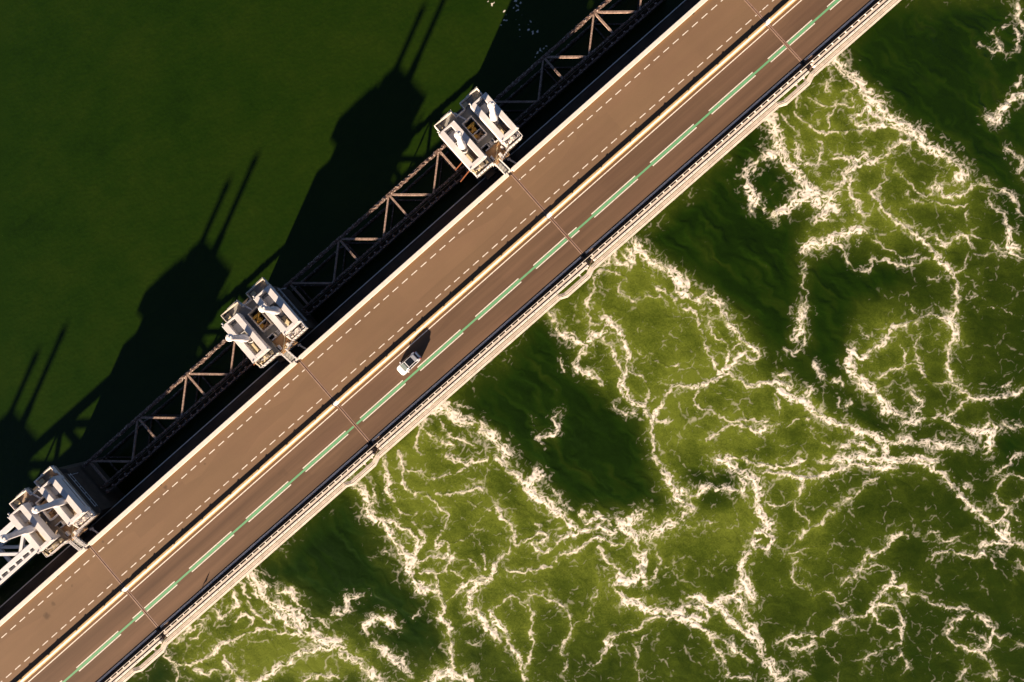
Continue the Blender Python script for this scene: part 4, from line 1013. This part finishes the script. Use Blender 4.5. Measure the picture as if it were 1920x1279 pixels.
# ------------------------------------------------------------------ gates
def rough_bar(m, a, b, w, seg=.45, amp=.28, mi=0):
    A, Bv = Vector(a), Vector(b); L = (Bv-A).length; n = max(2, int(L/seg)); d = (Bv-A).normalized()
    x = d.cross(Vector((0,0,1))); x = x.normalized() if x.length > .1 else Vector((1,0,0)); y = x.cross(d).normalized(); k = 7; ps = []; fs = []
    for i in range(n+1):
        c = A+(Bv-A)*i/n
        for j in range(k):
            r = w/2*(1+random.uniform(-amp, amp)); an = 2*math.pi*j/k; ps.append(tuple(c+r*math.cos(an)*x+r*math.sin(an)*y))
    for i in range(n):
        for j in range(k): fs.append((i*k+j, i*k+(j+1)%k, (i+1)*k+(j+1)%k, (i+1)*k+j))
    fs += [tuple(range(k)), tuple(range(n*k, n*k+k))]; m.add(ps, fs, mi)
def make_gate(label, mid, z, clean):
    Gt = thing("sluice_gate", label, "sluice gate", mid, -34.0, 0, "lifting gates between the piers")
    Lc, Rc, Pc = -2.4, 2.42, 3.6; H = 18.2
    big, sml = ('gate_paint','gate_paint') if clean else ('rust','rust_bar')
    def bar_(m, a, b, w):
        if clean: m.bar(a, b, w)
        else: rough_bar(m, a, b, w)
    for lev, zz in (("upper", z), ("lower", z-4.7)):
        k = 1.0 if lev == "upper" else .75
        if lev == "lower" and not clean: big, sml = 'rust_shaded', 'rust_shaded'  # lower truss and struts take the rust with shade in its colour
        m = MB(); bar_(m, (-H,Lc,zz), (H,Lc,zz), (.66 if not clean else .8)*k); m.build("chord", M[big], Gt)
        m = MB(); bar_(m, (-H,Rc,zz), (H,Rc,zz), .46*k if not clean else .7); m.build("chord", M[big], Gt)
        for nx_ in (-16.8, -5.6, 5.6, 16.8):
            for tx in (nx_-5.55, nx_, nx_+5.55):
                if abs(tx) > 18: continue
                m = MB(); e = .35 if tx == nx_ else .5
                if clean: m.bar((nx_+(tx-nx_)*.05,Lc+.2,zz),(tx,Rc-.2,zz),.5,.5)
                else: m.bar((nx_+(tx-nx_)*.06,Lc+.25,zz),(tx-(tx-nx_)*.04,Rc-.1,zz),(.34 if tx != nx_-5.55 else .28)*k,.3)
                m.build("brace", M[sml], Gt)
    for nx_ in (-16.8, -5.6, 5.6, 16.8):
        m = MB(); bar_(m, (nx_,Lc,z-4.7), (nx_,Lc,z), .28); m.build("strut", M[big], Gt)
    MB().box(-H,H,Rc+.28,Rc+.36,z-5.6,z-.5).build("skin_plate", M['girder' if not clean else 'gate_paint'], Gt)
    m = MB()
    if clean:
        m.bar((-H,Pc,z-.1),(H,Pc,z-.1),.42); x = -H+.4
        while x < H: m.bar((x,Rc+.3,z-.1),(x,Pc,z-.1),.36); x += 1.6
        m.box(-H,H,Rc+.5,Pc-.3,z-.75,z-.65); m.build("walkway", M['gate_paint'], Gt)
    else:
        rough_bar(m, (-H,Pc,z-.15), (H,Pc,z-.15), .30, .3, .45); x = -H+.5
        while x < H:
            rough_bar(m, (x,Rc+.1,z-.25), (x,Pc,z-.2), .07, .3, .4)
            m.lathe(x+random.uniform(-.1,.1), Pc-.2+random.uniform(-.1,.1), [(.08,z-.2),(.24,z-.05),(.2,z+.15),(.05,z+.25)], 7); x += 1.38
        m.build("pipe", M['mussel'], Gt)
    return Gt
mids = [(JS[i]+JS[i+1])/2+.1 for i in range(4)]
make_gate("clean pale grey raised gate truss at the left photo edge below the lower left pier", mids[0], 7.2, True)
make_gate("mussel crusted rusty gate truss between the lower left pier and the middle pier", mids[1], 5.0, False)
make_gate("mussel crusted rusty gate truss between the middle pier and the upper right pier", mids[2], 5.0, False)
make_gate("mussel crusted rusty gate truss from the upper right pier to the top edge", mids[3], 5.0, False)

# ------------------------------------------------------------------ small marker by the right railing
x_, y_ = px2w(362, 1137, 10.6); s_, t_ = st(float(x_), float(y_))
Mk = thing("marker_post", "tiny marker sign on the right railing throwing a pointed shadow on the road", "marker", s_, -5.98, 10.8)
MB().bar((0,0,0),(0,0,.9),.06).build("post", M['galv'], Mk); MB().add([(-.35,.04,.45),(.35,.04,.45),(0,.04,1.05),(-.35,.08,.45),(.35,.08,.45),(0,.08,1.05)], [(0,1,2),(5,4,3),(0,3,4,1),(1,4,5,2),(2,5,3,0)]).build("plate", M['steel_grey'], Mk)

# ------------------------------------------------------------------ the car
M['car_white'] = mat("car_white", (.56,.56,.56), rough=.22, spec=.6, var=.015, scale=1)
M['car_silver'] = mat("car_silver", (.34,.34,.36), rough=.3, spec=.6, var=.04, scale=3)
M['glass_dark'] = mat("dark_glass", (.008,.009,.012), rough=.06, spec=.6, var=.05)
M['windscreen'] = mat("windscreen_glass", (.085,.10,.09), rough=.12, spec=.8, var=.12, scale=2.5)  # pale sky reflection put into the glass colour
M['tail_red'] = mat("tail_lamp", (.35,.03,.02), rough=.25, spec=.6, var=.1)
M['lamp_clear'] = mat("head_lamp", (.5,.5,.5), rough=.15, spec=.8, var=.1)
M['tyre'] = mat("tyre", (.02,.02,.02), rough=.85, var=.2)
M['rim'] = mat("rim", (.35,.35,.36), rough=.35, metal=.8, var=.1)
def make_car():
    x_, y_ = px2w(766.5, 681.5, 10.7); s_, t_ = st(float(x_), float(y_))
    C_ = thing("car", "white hatchback car with black glass roof driving on the right carriageway", "car", s_, t_, ZR+.004, rz=math.pi+.035)
    FX = lambda x: float(np.interp(x, [-2.3,-2.2,-2.05,-1.8,-1.72,-1.38,-1.36,.27,.34,1.12,2.22,2.3], [-2.17,-2.08,-1.85,-1.62,-1.55,-1.02,-1.0,.45,.50,1.30,2.10,2.2]))
    secs = [(2.22,.52,.36,.58),(2.14,.70,.30,.70),(1.98,.82,.24,.82),(1.6,.885,.20,.92),(1.15,.905,.20,1.0),(.6,.91,.2,1.03),(-.6,.91,.2,1.04),(-1.5,.915,.22,1.06),(-1.95,.88,.26,1.06),(-2.12,.80,.32,.98),(-2.2,.66,.40,.80)]
    m = MB(); n = 12; ps = []; fs = []
    for x, hw, zb, zt in secs:
        x = FX(x)
        for a, b in ((.75,zb),(.98,zb+.08),(1.0,zb+(zt-zb)*.5),(.97,zt-.10),(.88,zt-.02),(.45,zt+.02)): ps.append((x,hw*a,b))
        for a, b in ((.45,zt+.02),(.88,zt-.02),(.97,zt-.10),(1.0,zb+(zt-zb)*.5),(.98,zb+.08),(.75,zb)): ps.append((x,-hw*a,b))
    for i in range(len(secs)-1):
        for j in range(n): fs.append((i*n+j,i*n+(j+1)%n,(i+1)*n+(j+1)%n,(i+1)*n+j))
    fs += [tuple(range(n)), tuple(range((len(secs)-1)*n, len(secs)*n))]
    m.add(ps, fs); o = m.build("body", M['car_white'], C_, smooth=True); sb = o.modifiers.new("sub", 'SUBSURF'); sb.levels = 1; sb.render_levels = 2
    # cabin frame: pillars and roof rails
    base = [(1.12,.74,1.02),(.55,.84,1.03),(-1.7,.84,1.06),(-2.08,.70,1.04)]; top = [(.34,.60,1.50),(.12,.62,1.54),(-1.45,.60,1.53),(-1.78,.54,1.46)]
    m = MB(); ps = []; 
    for (x,w,z) in base: ps += [(FX(x),w,z),(FX(x),-w,z)]
    for (x,w,z) in top: ps += [(FX(x),w,z),(FX(x),-w,z)]
    fs = []
    for i in range(3): fs += [(2*i,2*i+2,8+2*i+2,8+2*i),(2*i+1,8+2*i+1,8+2*i+3,2*i+3),(8+2*i,8+2*i+2,8+2*i+3,8+2*i+1)]
    fs += [(0,8,9,1),(6,7,15,14),(0,1,3,2),(2,3,5,4),(4,5,7,6)]
    m.add(ps, fs).build("cabin", M['car_white'], C_, bevel=.03)
    def panel(name, q, mtl, th=.012, sub=0):
        V = [Vector((FX(a[0]),a[1],a[2])) for a in q]; nrm = (V[1]-V[0]).cross(V[2]-V[0]).normalized(); cen = sum(V, Vector())/4
        if nrm.dot(cen-Vector((-.5,0,.9))) < 0: nrm = -nrm
        p = [tuple(a+nrm*.004) for a in V]+[tuple(a+nrm*(.004+th)) for a in V]
        return MB().add(p, [(0,1,2,3),(7,6,5,4),(0,4,5,1),(1,5,6,2),(2,6,7,3),(3,7,4,0)]).build(name, mtl, C_, bevel=.004)
    panel("windscreen", [(1.08,.70,1.04),(1.08,-.70,1.04),(.33,-.56,1.505),(.33,.56,1.505)], M['windscreen'], .014)
    panel("glass_roof", [(.30,.565,1.512),(.30,-.565,1.512),(-1.36,-.55,1.53),(-1.36,.55,1.53)], M['glass_dark'], .02)
    panel("rear_spoiler", [(-1.38,.515,1.532),(-1.38,-.515,1.532),(-1.72,-.50,1.475),(-1.72,.50,1.475)], M['car_silver'], .03)
    panel("rear_window", [(-1.80,.50,1.43),(-1.80,-.50,1.43),(-2.05,-.60,1.10),(-2.05,.60,1.10)], M['glass_dark'], .014)
    for sg in (1, -1):
        panel("side_window", [(.92,.79*sg,1.05),(.28,.625*sg,1.49),(-.55,.62*sg,1.51),(-.55,.838*sg,1.05)], M['glass_dark'])
        panel("side_window", [(-.60,.838*sg,1.05),(-.60,.62*sg,1.51),(-1.40,.61*sg,1.50),(-1.66,.835*sg,1.07)], M['glass_dark'])
        MB().bar((.42,.585*sg,1.57),(-1.15,.57*sg,1.57),.04,.04).build("roof_rail", M['car_white'], C_, bevel=.012)
        MB().lathe(.86, 1.0*sg, [(.05,.98),(.11,1.02),(.12,1.10),(.07,1.15)], 12).bar((.9,.84*sg,1.05),(.88,.96*sg,1.05),.07).build("wing_mirror", M['car_white'], C_, smooth=True)
        MB().box(-2.04,-1.80,.66*sg-.13,.66*sg+.13,.86,1.05).build("tail_lamp", M['tail_red'], C_, bevel=.04)
        MB().box(1.78,1.99,.60*sg-.14,.60*sg+.14,.66,.82).build("headlamp", M['lamp_clear'], C_, bevel=.04)
        for wx_ in (1.30, -1.24):
            w = MB().tube((wx_,.70*sg,.33),(wx_,.915*sg,.33),.33,n=24).build("wheel", M['tyre'], C_, bevel=.03)
            MB().tube((wx_,.90*sg,.33),(wx_,.925*sg,.33),.21,n=20).build("rim", M['rim'], w)
    MB().box(-2.15,-2.0,-.62,.62,.42,.62).build("rear_bumper", M['car_silver'], C_, bevel=.04)
    MB().box(-2.14,-2.09,-.26,.26,.62,.73).build("number_plate", M['yellow'], C_)
    return C_
make_car()
